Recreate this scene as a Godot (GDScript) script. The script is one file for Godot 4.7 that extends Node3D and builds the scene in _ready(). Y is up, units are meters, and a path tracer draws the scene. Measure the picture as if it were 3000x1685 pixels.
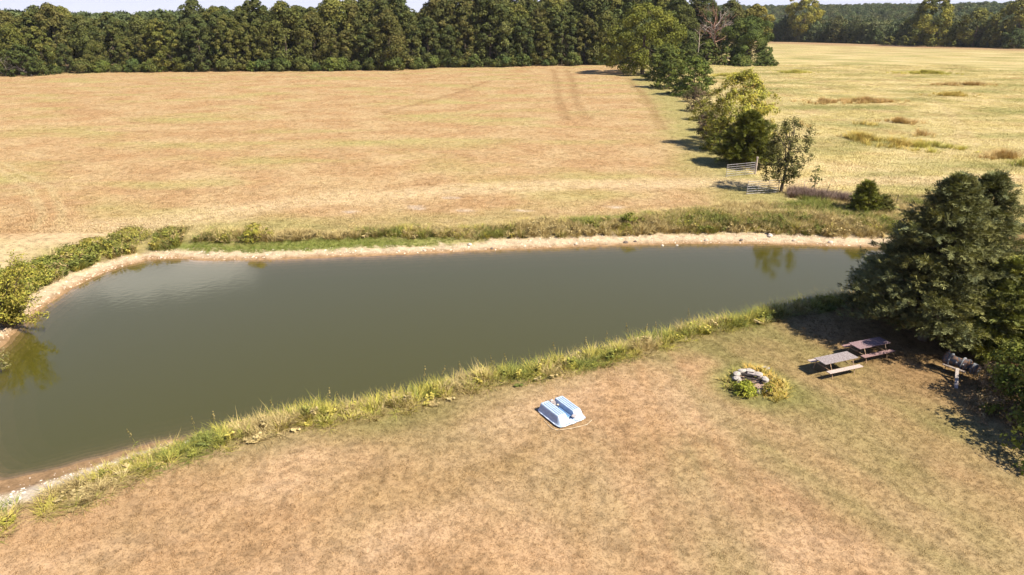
extends Node3D
# A farm pond seen from above: dry lawn in front, mown fields and woods behind.  y up, metres.

const WATER := -0.7
const POND := [32.4, -51.3, 30.6, -51.9, 28.0, -52.3, 24.9, -52.6, 19.5, -53.1, 13.9, -53.1, 8.3, -52.6, 2.7, -51.9, -2.7, -51.2, -8.0, -50.4, -13.2, -49.8, -18.2, -49.1, -23.3, -49.0, -26.0, -49.4, -27.8, -49.0, -29.0, -47.5, -29.7, -45.2, -30.0, -42.5, -29.8, -39.9, -29.5, -37.7, -28.8, -35.1, -28.5, -33.8, -27.8, -31.5, -25.9, -27.8, -23.5, -24.5, -21.4, -22.7, -20.4, -22.5, -19.1, -23.0, -17.9, -23.8, -16.7, -24.4, -15.7, -25.0, -14.7, -25.4, -13.6, -25.8, -12.3, -26.3, -11.2, -26.7, -9.5, -27.4, -8.0, -27.6, -6.2, -28.1, -4.2, -29.3, -1.9, -30.7, 0.0, -31.2, 1.8, -31.9, 5.7, -33.9, 10.0, -36.3, 14.8, -38.5, 18.6, -40.2, 21.9, -41.2, 25.0, -42.0, 27.8, -43.0, 31.6, -46.3]
const HEDGE := [27.0, -60.0, 27.2, -81.4, 29.0, -94.0, 34.3, -130.0, 39.0, -180.0, 44.0, -230.0, 52.0, -264.0, 75.0, -285.0, 120.0, -420.0]

var rng := RandomNumberGenerator.new()
var taken := {}
var pond := PackedVector2Array()
var sdf := PackedFloat32Array()
const SX := -50.0
const SZ := -72.0
const SW := 200
const SH := 130
var n_low := FastNoiseLite.new()
var n_mid := FastNoiseLite.new()
var n_high := FastNoiseLite.new()
var M := {}

# ------------------------------------------------------------------ mesh helper
class MB:
	var v := PackedVector3Array()
	var n := PackedVector3Array()
	var c := PackedColorArray()
	var i := PackedInt32Array()

	func tri(a: Vector3, b: Vector3, d: Vector3, col := Color.WHITE, nn := Vector3.ZERO) -> void:
		var flat := (d - a).cross(b - a)
		if nn == Vector3.ZERO:
			nn = flat.normalized()
		elif flat.dot(nn) < 0.0:
			var sw := b
			b = d
			d = sw
		var k := v.size()
		v.append(a); v.append(b); v.append(d)
		for q in 3:
			n.append(nn); c.append(col); i.append(k + q)

	func quad(a: Vector3, b: Vector3, d: Vector3, e: Vector3, col := Color.WHITE, nn := Vector3.ZERO) -> void:
		if nn == Vector3.ZERO:
			nn = (e - a).cross(b - a).normalized()
			if nn == Vector3.ZERO:
				nn = (d - a).cross(b - a).normalized()
		elif (d - a).cross(b - a).dot(nn) < 0.0:
			var sw := b
			b = e
			e = sw
		var k := v.size()
		v.append(a); v.append(b); v.append(d); v.append(e)
		for q in 4:
			n.append(nn); c.append(col)
		i.append(k); i.append(k + 1); i.append(k + 2); i.append(k); i.append(k + 2); i.append(k + 3)

	# box with chamfered edges, centred on t
	func box(t: Transform3D, size: Vector3, ch := 0.006, col := Color.WHITE) -> void:
		var h := size * 0.5
		ch = minf(ch, minf(h.x, minf(h.y, h.z)) * 0.6)
		var p := func(sx: int, sy: int, sz: int, ax: int) -> Vector3:
			var q := Vector3(sx * h.x, sy * h.y, sz * h.z)
			if ax != 0: q.x -= sx * ch
			if ax != 1: q.y -= sy * ch
			if ax != 2: q.z -= sz * ch
			return t * q
		for s in [-1, 1]:
			face([p.call(s, -1, -1, 0), p.call(s, 1, -1, 0), p.call(s, 1, 1, 0), p.call(s, -1, 1, 0)], t.origin, col)
			face([p.call(-1, s, -1, 1), p.call(1, s, -1, 1), p.call(1, s, 1, 1), p.call(-1, s, 1, 1)], t.origin, col)
			face([p.call(-1, -1, s, 2), p.call(1, -1, s, 2), p.call(1, 1, s, 2), p.call(-1, 1, s, 2)], t.origin, col)
			for r in [-1, 1]:
				face([p.call(-1, s, r, 1), p.call(1, s, r, 1), p.call(1, s, r, 2), p.call(-1, s, r, 2)], t.origin, col)
				face([p.call(s, -1, r, 0), p.call(s, 1, r, 0), p.call(s, 1, r, 2), p.call(s, -1, r, 2)], t.origin, col)
				face([p.call(s, r, -1, 0), p.call(s, r, 1, 0), p.call(s, r, 1, 1), p.call(s, r, -1, 1)], t.origin, col)
				for u in [-1, 1]:
					face([p.call(s, r, u, 0), p.call(s, r, u, 1), p.call(s, r, u, 2)], t.origin, col)

	func face(q: Array, inside: Vector3, col: Color) -> void:
		var nn: Vector3 = (q[1] - q[0]).cross(q[2] - q[0]).normalized()
		if nn.dot(q[0] - inside) < 0.0:
			nn = -nn
			q.reverse()
		if q.size() == 4:
			quad(q[0], q[3], q[2], q[1], col, nn)
		else:
			tri(q[0], q[2], q[1], col, nn)

	func tube(path: Array, radii: Array, sides := 6, col := Color.WHITE, caps := true) -> void:
		var last := v.size()
		var ref := Vector3.UP
		for k in path.size():
			var dir: Vector3 = (path[mini(k + 1, path.size() - 1)] - path[maxi(k - 1, 0)]).normalized()
			if absf(dir.dot(ref)) > 0.95:
				ref = Vector3.RIGHT
			var a := dir.cross(ref).normalized()
			var b := dir.cross(a).normalized()
			ref = b.cross(dir) if absf(dir.dot(b.cross(dir))) < 0.9 else Vector3.UP
			ref = -b if false else ref
			for s in sides:
				var an := TAU * s / sides
				var o := a * cos(an) + b * sin(an)
				v.append(path[k] + o * radii[k]); n.append(o); c.append(col)
			if k:
				for s in sides:
					var s2 := (s + 1) % sides
					var p0 := last + (k - 1) * sides
					var p1 := last + k * sides
					wind(p0 + s, p1 + s, p1 + s2)
					wind(p0 + s, p1 + s2, p0 + s2)
		if caps:
			for e in [0, path.size() - 1]:
				var dir2: Vector3 = (path[0] - path[1]).normalized() if e == 0 else (path[e] - path[e - 1]).normalized()
				var mid := v.size()
				v.append(path[e]); n.append(dir2); c.append(col)
				for s in sides:
					v.append(v[last + e * sides + s]); n.append(dir2); c.append(col)
				for s in sides:
					wind(mid, mid + 1 + s, mid + 1 + (s + 1) % sides)

	# a triangle wound so that its front agrees with its normals
	func wind(p: int, q: int, r: int) -> void:
		i.append(p)
		if (v[r] - v[p]).cross(v[q] - v[p]).dot(n[p] + n[q] + n[r]) < 0.0:
			i.append(r); i.append(q)
		else:
			i.append(q); i.append(r)

	func mesh(m: Material = null) -> ArrayMesh:
		var a := []
		a.resize(Mesh.ARRAY_MAX)
		a[Mesh.ARRAY_VERTEX] = v; a[Mesh.ARRAY_NORMAL] = n; a[Mesh.ARRAY_COLOR] = c; a[Mesh.ARRAY_INDEX] = i
		var r := ArrayMesh.new()
		r.add_surface_from_arrays(Mesh.PRIMITIVE_TRIANGLES, a)
		if m:
			r.surface_set_material(0, m)
		return r

# ------------------------------------------------------------------ object helpers
func numbered(called: String) -> String:
	if not taken.has(called):
		taken[called] = 0
		return called
	taken[called] += 1
	return "%s_%03d" % [called, taken[called]]

func thing(called: String, label: String, category: String, at: Vector3, turn := 0.0, group := "") -> Node3D:
	var o := Node3D.new()
	o.name = numbered(called)
	add_child(o)
	o.position = at
	o.rotation.y = turn
	tag(o, label, category, group)
	return o

func tag(o: Node, label: String, category: String, group := "", kind := "") -> void:
	o.set_meta("label", label)
	o.set_meta("category", category)
	if group: o.set_meta("group", group)
	if kind: o.set_meta("kind", kind)

func part(called: String, m: Mesh, parent: Node, mat: Material = null) -> MeshInstance3D:
	var o := MeshInstance3D.new()
	o.name = called if parent != self else numbered(called)
	o.mesh = m
	if mat:
		o.material_override = mat
	parent.add_child(o, true)
	return o

func copies(called: String, m: Mesh, places: PackedFloat32Array, parent: Node, mat: Material = null) -> MultiMeshInstance3D:
	var mm := MultiMesh.new()
	mm.transform_format = MultiMesh.TRANSFORM_3D
	mm.use_colors = true
	mm.mesh = m
	mm.instance_count = places.size() / 16
	mm.buffer = places
	var o := MultiMeshInstance3D.new()
	o.name = called if parent != self else numbered(called)
	o.multimesh = mm
	if mat:
		o.material_override = mat
	parent.add_child(o, true)
	return o

func put(b: PackedFloat32Array, t: Transform3D, c: Color) -> void:
	b.append_array([t.basis.x.x, t.basis.y.x, t.basis.z.x, t.origin.x, t.basis.x.y, t.basis.y.y, t.basis.z.y, t.origin.y, t.basis.x.z, t.basis.y.z, t.basis.z.z, t.origin.z, c.r, c.g, c.b, 1.0])

func rf(a: float, b: float) -> float:
	return rng.randf_range(a, b)

func rdir() -> Vector3:
	var y := rf(-1, 1)
	var a := rf(0, TAU)
	var r := sqrt(1.0 - y * y)
	return Vector3(r * cos(a), y, r * sin(a))

func lin(r: float, g: float, b: float, a := 1.0) -> Color:
	var c := Color(r, g, b).linear_to_srgb()
	c.a = a
	return c

func mat(col: Color, rough := 0.9, vc := false) -> StandardMaterial3D:
	var m := StandardMaterial3D.new()
	m.albedo_color = col
	m.roughness = rough
	m.metallic_specular = 0.25
	m.vertex_color_use_as_albedo = vc
	return m

func noise_tex(size: int, freq: float, ramp: Array, octaves := 4, seed_ := 1, normal := 0.0, kind := FastNoiseLite.TYPE_SIMPLEX_SMOOTH) -> NoiseTexture2D:
	var f := FastNoiseLite.new()
	f.noise_type = kind
	f.frequency = freq
	f.fractal_octaves = octaves
	f.seed = seed_
	var t := NoiseTexture2D.new()
	t.width = size
	t.height = size
	t.seamless = true
	t.noise = f
	if normal > 0.0:
		t.as_normal_map = true
		t.bump_strength = normal
	elif ramp.size():
		var g := Gradient.new()
		var off := PackedFloat32Array()
		var cs := PackedColorArray()
		for r in ramp:
			off.append(r[0])
			cs.append(r[1])
		g.offsets = off
		g.colors = cs
		t.color_ramp = g
	return t

func grey(x: float) -> Color:
	return Color(x, x, x).linear_to_srgb()

# ------------------------------------------------------------------ land
func seg_dist(p: Vector2, poly: Array) -> float:
	var best := 1e9
	for k in range(0, poly.size() - 2, 2):
		best = minf(best, p.distance_squared_to(Geometry2D.get_closest_point_to_segment(p, Vector2(poly[k], poly[k + 1]), Vector2(poly[k + 2], poly[k + 3]))))
	return sqrt(best)

func build_sdf() -> void:
	for k in range(0, POND.size(), 2):
		pond.append(Vector2(POND[k], POND[k + 1]))
	sdf.resize(SW * SH)
	for j in SH:
		for k in SW:
			var p := Vector2(SX + k * 0.5, SZ + j * 0.5)
			var best := 1e9
			for e in pond.size():
				best = minf(best, p.distance_squared_to(Geometry2D.get_closest_point_to_segment(p, pond[e], pond[(e + 1) % pond.size()])))
			sdf[j * SW + k] = sqrt(best) * (-1.0 if Geometry2D.is_point_in_polygon(p, pond) else 1.0)

func shore(x: float, z: float) -> float:
	var u := (x - SX) / 0.5
	var w := (z - SZ) / 0.5
	if u < 0 or w < 0 or u >= SW - 1 or w >= SH - 1:
		return 30.0
	var a := int(u)
	var b := int(w)
	u -= a
	w -= b
	var k := b * SW + a
	return lerpf(lerpf(sdf[k], sdf[k + 1], u), lerpf(sdf[k + SW], sdf[k + SW + 1], u), w)

func near_side(x: float, z: float) -> bool:
	return z > -36.0 - 0.46 * x

func hedge_x(z: float) -> float:
	for k in range(0, HEDGE.size() - 2, 2):
		if z > HEDGE[k + 3]:
			return lerpf(HEDGE[k], HEDGE[k + 2], clampf((HEDGE[k + 1] - z) / (HEDGE[k + 1] - HEDGE[k + 3]), 0, 1))
	return HEDGE[-2]

func height(x: float, z: float) -> float:
	var d := shore(x, z)
	var h := 0.0
	if d < 8.0:
		d += 0.16 * n_high.get_noise_2d(x * 0.5, z * 0.5)
		if d < 0.0:
			return WATER + maxf(d * 0.2, -1.3)
		var w := 5.5
		if near_side(x, z):
			w = lerpf(3.4, 1.9, smoothstep(-16.0, -11.0, x))
		h = WATER + 0.02 + (-WATER - 0.02) * smoothstep(0.0, 1.0, pow(d / w, 0.8)) if d < w else 0.0
		h += 0.05 * n_high.get_noise_2d(x * 0.7, z * 0.7) * smoothstep(0.0, 1.0, d)
	else:
		h = 0.06 * n_mid.get_noise_2d(x * 0.6, z * 0.6)
	if z < -400.0:
		var t := (x - 190.0) * 0.75 + (-528.0 - z) * 0.66
		t = (-(z + 411.0) - (291.0 - x) * 1.16) * 0.65
		t = maxf(t, 0.0)
		h += -13.0 * smoothstep(0.0, 90.0, t) + 30.0 * smoothstep(90.0, 620.0, t) + 5.0 * n_low.get_noise_2d(x * 0.25, z * 0.25) * smoothstep(60.0, 300.0, t)
	return h

func mix3(a: Color, b: Color, t: float) -> Color:
	return a.lerp(b, clampf(t, 0.0, 1.0))

const WOOD := [-196.0, -208.0, -156.3, -217.5, -125.7, -228.6, -82.4, -233.0, -38.6, -237.6, -26.1, -249.1, 1.2, -256.1, 27.6, -263.5, 52.0, -268.0, 78.0, -290.0]
const TRACK_GATE := [56.1, -73.9, 40.7, -73.1, 28.3, -71.5, 23.1, -72.3, 14.6, -71.8, 0.0, -70.7, -7.0, -68.4, -19.7, -64.2, -27.6, -59.4, -33.0, -55.1, -36.1, -53.2, -38.4, -50.5, -38.6, -46.0, -40.0, -36.0]
const RUTS := [[-63.0, -82.0, -59.2, -78.4, -49.1, -68.4, -42.0, -59.4, -40.0, -55.0], [-62.0, -83.0, -59.4, -80.4, -48.0, -69.9, -41.1, -60.5, -38.5, -56.0], [92.8, -159.9, 81.9, -130.1, 66.0, -102.0, 62.5, -96.8, 53.7, -84.5], [90.0, -150.0, 86.2, -140.7, 71.7, -109.4, 64.5, -95.5, 61.1, -91.5]]
const DARK_RUTS := [[14.0, -240.0, 12.5, -200.0, 10.0, -150.0, 9.5, -120.0], [18.5, -240.0, 17.0, -200.0, 13.5, -150.0, 13.0, -120.0], [33.0, -200.0, 30.0, -160.0, 24.0, -110.0], [-6.0, -200.0, -14.0, -160.0, -24.0, -130.0]]

# the colour of the soil, litter and dry grass at a spot (linear albedo)
func ground_color(x: float, z: float) -> Color:
	var d := shore(x, z)
	var a := n_low.get_noise_2d(x, z)
	var b := n_mid.get_noise_2d(x, z)
	var e := n_high.get_noise_2d(x, z)
	var c: Color
	if near_side(x, z):
		var k := smoothstep(0.0, 9.0, x)
		var u := lerpf(0.9 * x - 0.43 * z, 0.5 * x + 0.87 * z, k)
		var w := lerpf(0.43 * x + 0.9 * z, 0.87 * x - 0.5 * z, k)
		var streak := n_mid.get_noise_2d(u * 0.55 + 300.0, w * 2.6)
		c = mix3(Color(0.385, 0.262, 0.130), Color(0.47, 0.34, 0.19), 0.42 + 0.8 * b + 1.0 * streak)
		c = mix3(c, Color(0.29, 0.19, 0.09), 0.04 - 0.85 * n_mid.get_noise_2d(x * 1.3 + 90.0, z * 1.3))
		var g := 0.06 + 0.58 * smoothstep(3.0, 14.0, x) + 0.9 * n_mid.get_noise_2d(x * 0.6 - 200.0, z * 0.6) + 0.8 * streak * k
		g += 0.55 * (1.0 - smoothstep(2.4, 4.6, d)) + 0.35 * smoothstep(-12.0, -18.0, x) * smoothstep(-16.0, -21.0, z)
		c = mix3(c, Color(0.235, 0.205, 0.078), g * 0.85)
		c = Color(c.r * 1.08, c.g * 1.035, c.b * 1.12)
		var pit := Vector2(x - 11.6, z + 28.9).length()
		c = mix3(c, Color(0.21, 0.215, 0.07), 0.7 * (1.0 - smoothstep(1.3, 2.6 + b, pit)))
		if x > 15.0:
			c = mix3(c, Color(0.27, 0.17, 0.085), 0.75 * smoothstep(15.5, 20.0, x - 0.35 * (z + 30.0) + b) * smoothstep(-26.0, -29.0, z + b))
		if d < 2.2:
			c = mix3(c, Color(0.28, 0.22, 0.09), 0.5)
	else:
		var hx := hedge_x(z)
		if x < hx:
			c = mix3(Color(0.40, 0.252, 0.118), Color(0.46, 0.325, 0.16), 0.45 + 1.1 * b + 0.5 * e)
			c = mix3(c, Color(0.32, 0.20, 0.095), -0.12 + 0.9 * n_mid.get_noise_2d(x * 0.9 + 50.0, z * 1.7))
			c = mix3(c, Color(0.37, 0.315, 0.115), -0.02 + 1.3 * n_mid.get_noise_2d(x * 0.35, z * 0.8 + 400.0))
			c = mix3(c, Color(0.30, 0.275, 0.095), 0.75 * (1.0 - smoothstep(3.0, 11.0, hx - x + 3.0 * b)))
			c = mix3(c, Color(0.30, 0.26, 0.10), 0.65 * (1.0 - smoothstep(3.0, 11.0, d + 4.0 * b)))
		else:
			c = mix3(Color(0.41, 0.335, 0.13), Color(0.49, 0.40, 0.19), 0.4 + 1.0 * b + 0.5 * e)
			c = mix3(c, Color(0.24, 0.225, 0.075), 0.26 + 1.25 * n_mid.get_noise_2d(x * 0.4 + 30.0, z * 0.7 + 900.0))
			c = mix3(c, Color(0.36, 0.24, 0.115), -0.1 + 0.9 * n_mid.get_noise_2d(x * 0.7 + 700.0, z * 1.1) + 0.3 * smoothstep(-260.0, -420.0, z))
			c = mix3(c, Color(0.29, 0.185, 0.095), 0.8 * smoothstep(-300.0, -390.0, z + 20.0 * a) * smoothstep(90.0, 30.0, (z + 411.0) + (291.0 - x) * 1.16))
			c = mix3(c, Color(0.42, 0.30, 0.15), 0.6 * (1.0 - smoothstep(4.0, 16.0, d)))
		c = Color(c.r * 1.06, c.g * 1.10, c.b * 1.22) if x < hx else Color(c.r * 1.18, c.g * 1.20, c.b * 1.36)
		if z > -100.0 and z < -30.0:
			var t := seg_dist(Vector2(x, z), TRACK_GATE)
			c = mix3(c, Color(0.57, 0.445, 0.265), 0.72 * (1.0 - smoothstep(0.6, 3.6 + 1.5 * b + 1.6 * smoothstep(0.0, -30.0, x), t + 1.2 * e)))
		for r in RUTS:
			if absf(x - r[0]) < 60.0 and z > -170.0:
				c = mix3(c, Color(0.52, 0.42, 0.23), 0.55 * (1.0 - smoothstep(0.1, 0.6, seg_dist(Vector2(x, z), r) + 0.3 * e)))
		if z > -68.0 and z < -54.0 and x < 16.0 and x > -16.0:
			for q in [[-4.4, -61.0], [-8.6, -61.6], [-9.1, -62.3], [1.0, -60.9], [9.6, -62.0], [-14.8, -60.4], [-6.0, -65.6]]:
				c = mix3(c, Color(0.56, 0.46, 0.36), 0.8 * (1.0 - smoothstep(0.15, 0.6, Vector2((x - q[0]) * 0.55, z - q[1]).length() + 0.35 * e)))
		if z < -105.0 and z > -250.0 and x < hx:
			for r in DARK_RUTS:
				c = mix3(c, Color(0.27, 0.165, 0.08), 0.42 * (1.0 - smoothstep(0.3, 1.5, seg_dist(Vector2(x, z), r) + 0.6 * e)))
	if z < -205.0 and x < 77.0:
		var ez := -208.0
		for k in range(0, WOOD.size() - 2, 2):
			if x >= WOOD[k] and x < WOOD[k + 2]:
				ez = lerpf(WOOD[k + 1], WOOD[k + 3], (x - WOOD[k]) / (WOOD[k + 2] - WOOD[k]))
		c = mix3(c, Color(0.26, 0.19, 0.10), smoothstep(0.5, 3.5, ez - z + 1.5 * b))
	# bare mud, gravel and the short green growth along the water
	if d < 6.0:
		var mud := Color(0.33, 0.215, 0.115)
		var pale := Color(0.54, 0.43, 0.29)
		if near_side(x, z):
			var ws := clampf((-12.0 - x) * 0.45, 0.0, 3.4)
			if ws > 0.05:
				c = mix3(Color(0.60, 0.51, 0.40), c, smoothstep(ws, ws + 0.5, d + 0.5 * e))
				c = mix3(mud, c, smoothstep(ws * 0.45, ws * 0.62, d + 0.4 * e))
			else:
				c = mix3(mud, c, smoothstep(0.3, 0.7, d))
		else:
			var wf := 1.5
			if x > -2.0: wf = 2.2
			if x < -28.0: wf = 1.7
			var lush := smoothstep(-29.5, -26.0, x) * (1.0 - smoothstep(-12.0, 2.0, x))
			c = mix3(c, Color(0.17, 0.20, 0.05), lush * 0.9 * (1.0 - smoothstep(2.5, 3.6, d + 1.2 * b)))
			c = mix3(pale, c, smoothstep(wf * 0.8, wf * 1.15, d + 0.7 * e))
			c = mix3(mud, c, smoothstep(0.25, 0.9, d + 0.4 * e))
	return c

func axis(lo: float, hi: float, step: float, grow: float, most_lo: float, most_hi: float) -> PackedFloat32Array:
	var r := PackedFloat32Array()
	var s := step
	var p := lo
	var back := []
	while p > most_lo:
		s *= grow
		p -= s
		back.append(p)
	back.reverse()
	for q in back: r.append(q)
	p = lo
	while p < hi:
		r.append(p)
		p += step
	s = step
	while p < most_hi:
		r.append(p)
		s *= grow
		p += s
	r.append(p)
	return r

func build_ground() -> void:
	var xs := axis(-62.0, 62.0, 0.42, 1.045, -1500.0, 1500.0)
	var zs := axis(-92.0, -16.0, 0.42, 1.018, -1900.0, 40.0)
	var mb := MB.new()
	var w := xs.size()
	for z in zs:
		for x in xs:
			var h := height(x, z)
			mb.v.append(Vector3(x, h, z))
			var s := 0.3
			mb.n.append(Vector3(height(x - s, z) - height(x + s, z), 2 * s, height(x, z - s) - height(x, z + s)).normalized())
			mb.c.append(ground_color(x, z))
	for j in zs.size() - 1:
		for k in w - 1:
			var p := j * w + k
			mb.i.append(p); mb.i.append(p + 1); mb.i.append(p + w + 1)
			mb.i.append(p); mb.i.append(p + w + 1); mb.i.append(p + w)
	var m := mat(Color.WHITE, 1.0, true)
	m.metallic_specular = 0.0
	m.albedo_texture = noise_tex(1024, 0.16, [[0.22, grey(0.54)], [0.5, grey(0.87)], [0.78, grey(1.0)]], 3, 4, 0.0, FastNoiseLite.TYPE_VALUE)
	m.uv1_triplanar = true
	m.uv1_world_triplanar = true
	m.uv1_scale = Vector3.ONE * 0.145
	m.detail_enabled = true
	m.detail_blend_mode = BaseMaterial3D.BLEND_MODE_MUL
	m.detail_uv_layer = BaseMaterial3D.DETAIL_UV_2
	m.uv2_triplanar = true
	m.uv2_world_triplanar = true
	m.uv2_scale = Vector3.ONE * 0.031
	m.detail_albedo = noise_tex(1024, 0.11, [[0.2, grey(0.60)], [0.5, grey(0.88)], [0.8, grey(1.0)]], 4, 9, 0.0, FastNoiseLite.TYPE_VALUE)
	var g := part("ground", mb.mesh(m), self)
	g.set_meta("kind", "structure")
	g.set_meta("label", "dry tan lawn and mown fields around the pond")

func build_water() -> void:
	var body := Color(0.089, 0.084, 0.011)
	var mb := MB.new()
	mb.quad(Vector3(-34, WATER, -56), Vector3(36, WATER, -56), Vector3(36, WATER, -20), Vector3(-34, WATER, -20), Color.WHITE, Vector3.UP)
	var m := mat(lin(body.r, body.g, body.b, 0.22), 0.06)
	m.transparency = BaseMaterial3D.TRANSPARENCY_ALPHA
	m.metallic_specular = 0.5
	m.normal_enabled = true
	m.normal_scale = 0.035
	m.normal_texture = noise_tex(1024, 0.012, [], 4, 21, 5.0)
	m.uv1_triplanar = true
	m.uv1_world_triplanar = true
	m.uv1_scale = Vector3(0.10, 0.10, 0.16)
	var w := part("water", mb.mesh(m), self)
	w.set_meta("kind", "structure")
	w.set_meta("label", "murky olive green pond water")
	# suspended silt: thin clouded layers, so that the bed fades with the depth of water over it
	var depths := [0.05, 0.11, 0.18, 0.27, 0.38, 0.55]
	for k in depths.size():
		var s := MB.new()
		var y: float = WATER - depths[k]
		s.quad(Vector3(-34, y, -56), Vector3(36, y, -56), Vector3(36, y, -20), Vector3(-34, y, -20), Color.WHITE, Vector3.UP)
		var sm := mat(lin(body.r, body.g, body.b, 0.32 if k < 5 else 1.0), 1.0)
		sm.metallic_specular = 0.0
		if k < 5:
			sm.transparency = BaseMaterial3D.TRANSPARENCY_ALPHA
		part("silt_layer", s.mesh(sm), w)

# ------------------------------------------------------------------ plants
const K := 3.0   # vertex colours of leaves are stored times three and the material divides them again

func leaf_mat(tint := Color.WHITE, back := 0.45) -> StandardMaterial3D:
	var m := mat(lin(tint.r / K, tint.g / K, tint.b / K), 0.75, true)
	m.metallic_specular = 0.2
	m.backlight_enabled = true
	m.backlight = Color(back, back, back * 0.5)
	return m

func leaf(mb: MB, p: Vector3, nn: Vector3, size: float, col: Color, slim := 0.62) -> void:
	var a := nn.cross(rdir()).normalized() * size
	var b := nn.cross(a).normalized() * size * slim
	var lift := nn * size * 0.22
	mb.quad(p - a - lift, p + b, p + a - lift, p - b, col, nn)

# leaf clumps spread over an uneven rounded envelope; returns the clump centres too
func crown(mb: MB, base: Vector3, h: float, r: float, y0: float, clumps: int, per: int, clump_r: float, size: float, cols: Array, shape := 0, squash := 0.6) -> Array:
	var centres := []
	var ph := [rf(0, TAU), rf(0, TAU), rf(0, TAU)]
	for k in clumps:
		var t := rf(0, 1)
		var an := rf(0, TAU)
		var prof := 1.0
		if shape == 0:    # round oak
			prof = pow(sin(PI * clampf(0.12 + 0.86 * t, 0, 1)), 0.55)
		elif shape == 1:  # foliage to the ground, dome on top
			prof = pow(1.0 - pow(t, 2.6), 0.6)
		elif shape == 2:  # vase
			prof = (0.35 + 0.75 * sin(PI * 0.8 * t)) * (1.0 - 0.3 * pow(t, 6))
		elif shape == 3:  # cone
			prof = pow(1.0 - t, 0.8)
		prof *= 1.0 + 0.22 * sin(3.0 * an + ph[0] + 5.0 * t) + 0.14 * sin(5.0 * an + ph[1] - 7.0 * t)
		var q := sqrt(rf(0.22, 1.0))
		var p := base + Vector3(cos(an) * r * prof * q, lerpf(y0, h, t), sin(an) * r * prof * q)
		p += rdir() * r * 0.07
		var out := (p - (base + Vector3(0, lerpf(y0, h, 0.42), 0))).normalized()
		centres.append(p)
		var cc: Color = cols[rng.randi() % cols.size()]
		cc = cc * rf(0.8, 1.2)
		var cr := clump_r * rf(0.6, 1.3)
		for j in per:
			var o := rdir() * pow(rng.randf(), 0.45)
			var nn := (out * 0.5 + o * 0.8 + Vector3.UP * 0.4 + rdir() * 0.55).normalized()
			var lc := cc * rf(0.75, 1.3)
			leaf(mb, p + Vector3(o.x, o.y * squash, o.z) * cr, nn, size * rf(0.6, 1.25), Color(lc.r * K, lc.g * K, lc.b * K))
	return centres

# a crown of rounded lobes, each a dome of leaves, as broad oaks show them
func lobed(mb: MB, base: Vector3, h: float, r: float, y0: float, lobes: int, per: int, lobe_r: float, size: float, cols: Array, shape := 1) -> Array:
	var centres := []
	var ph := [rf(0, TAU), rf(0, TAU)]
	var core := base + Vector3(0, lerpf(y0, h, 0.4), 0)
	for k in lobes:
		var t := (k + rng.randf()) / lobes
		var an := k * 2.39996 + rf(-0.7, 0.7)
		var prof := pow(1.0 - pow(t, 3.6), 0.55) if shape == 1 else pow(sin(PI * clampf(0.14 + 0.84 * t, 0, 1)), 0.6)
		prof *= 1.0 + 0.2 * sin(3.0 * an + ph[0] + 4.0 * t) + 0.12 * sin(5.0 * an + ph[1])
		var lr := lobe_r * rf(0.65, 1.3)
		var q := rf(0.62, 1.0)
		var p := base + Vector3(cos(an) * maxf(r * prof - lr * 0.6, 0.0) * q, lerpf(y0 + lr * 0.5, h - lr * 0.7, t), sin(an) * maxf(r * prof - lr * 0.6, 0.0) * q)
		centres.append(p)
		var out := (p - core).normalized()
		var cc: Color = cols[rng.randi() % cols.size()]
		cc = cc * rf(0.82, 1.2)
		for j in int(per * lr * lr / (lobe_r * lobe_r)):
			var d := (rdir() + out * 0.55 + Vector3.UP * 0.35).normalized()
			var bump := 1.0 + 0.22 * n_mid.get_noise_3d((p.x + d.x * lr) * 14.0, (p.y + d.y * lr) * 14.0, (p.z + d.z * lr) * 14.0)
			var lp := p + Vector3(d.x, d.y * 0.8, d.z) * lr * bump * (1.08 - 0.5 * pow(rng.randf(), 1.6))
			var lc := cc * rf(0.72, 1.32)
			leaf(mb, lp, (d + rdir() * 0.75).normalized(), size * rf(0.6, 1.25), Color(lc.r * K, lc.g * K, lc.b * K))
	return centres

func limbs(mb: MB, base: Vector3, trunk_h: float, r0: float, ends: Array, col: Color, lean := Vector3.ZERO) -> void:
	var top := base + Vector3(0, trunk_h, 0) + lean
	var mid := base + Vector3(0, trunk_h * 0.5, 0) + lean * 0.35 + Vector3(rf(-1, 1), 0, rf(-1, 1)) * r0 * 0.5
	mb.tube([base - Vector3(0, 0.15, 0), base + Vector3(0, trunk_h * 0.08, 0), mid, top], [r0 * 1.5, r0 * 1.05, r0 * 0.85, r0 * 0.6], 7, col)
	for e in ends:
		var f := rf(0.35, 0.95)
		var s := base.lerp(top, f)
		var m: Vector3 = s.lerp(e, 0.5) + Vector3(rf(-1, 1), rf(0.0, 1.0), rf(-1, 1)) * (e - s).length() * 0.1
		mb.tube([s, m, e], [r0 * 0.42, r0 * 0.25, r0 * 0.06], 5, col, false)

var spray_v := []
var spray_n := []
var spray_g := []

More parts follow.
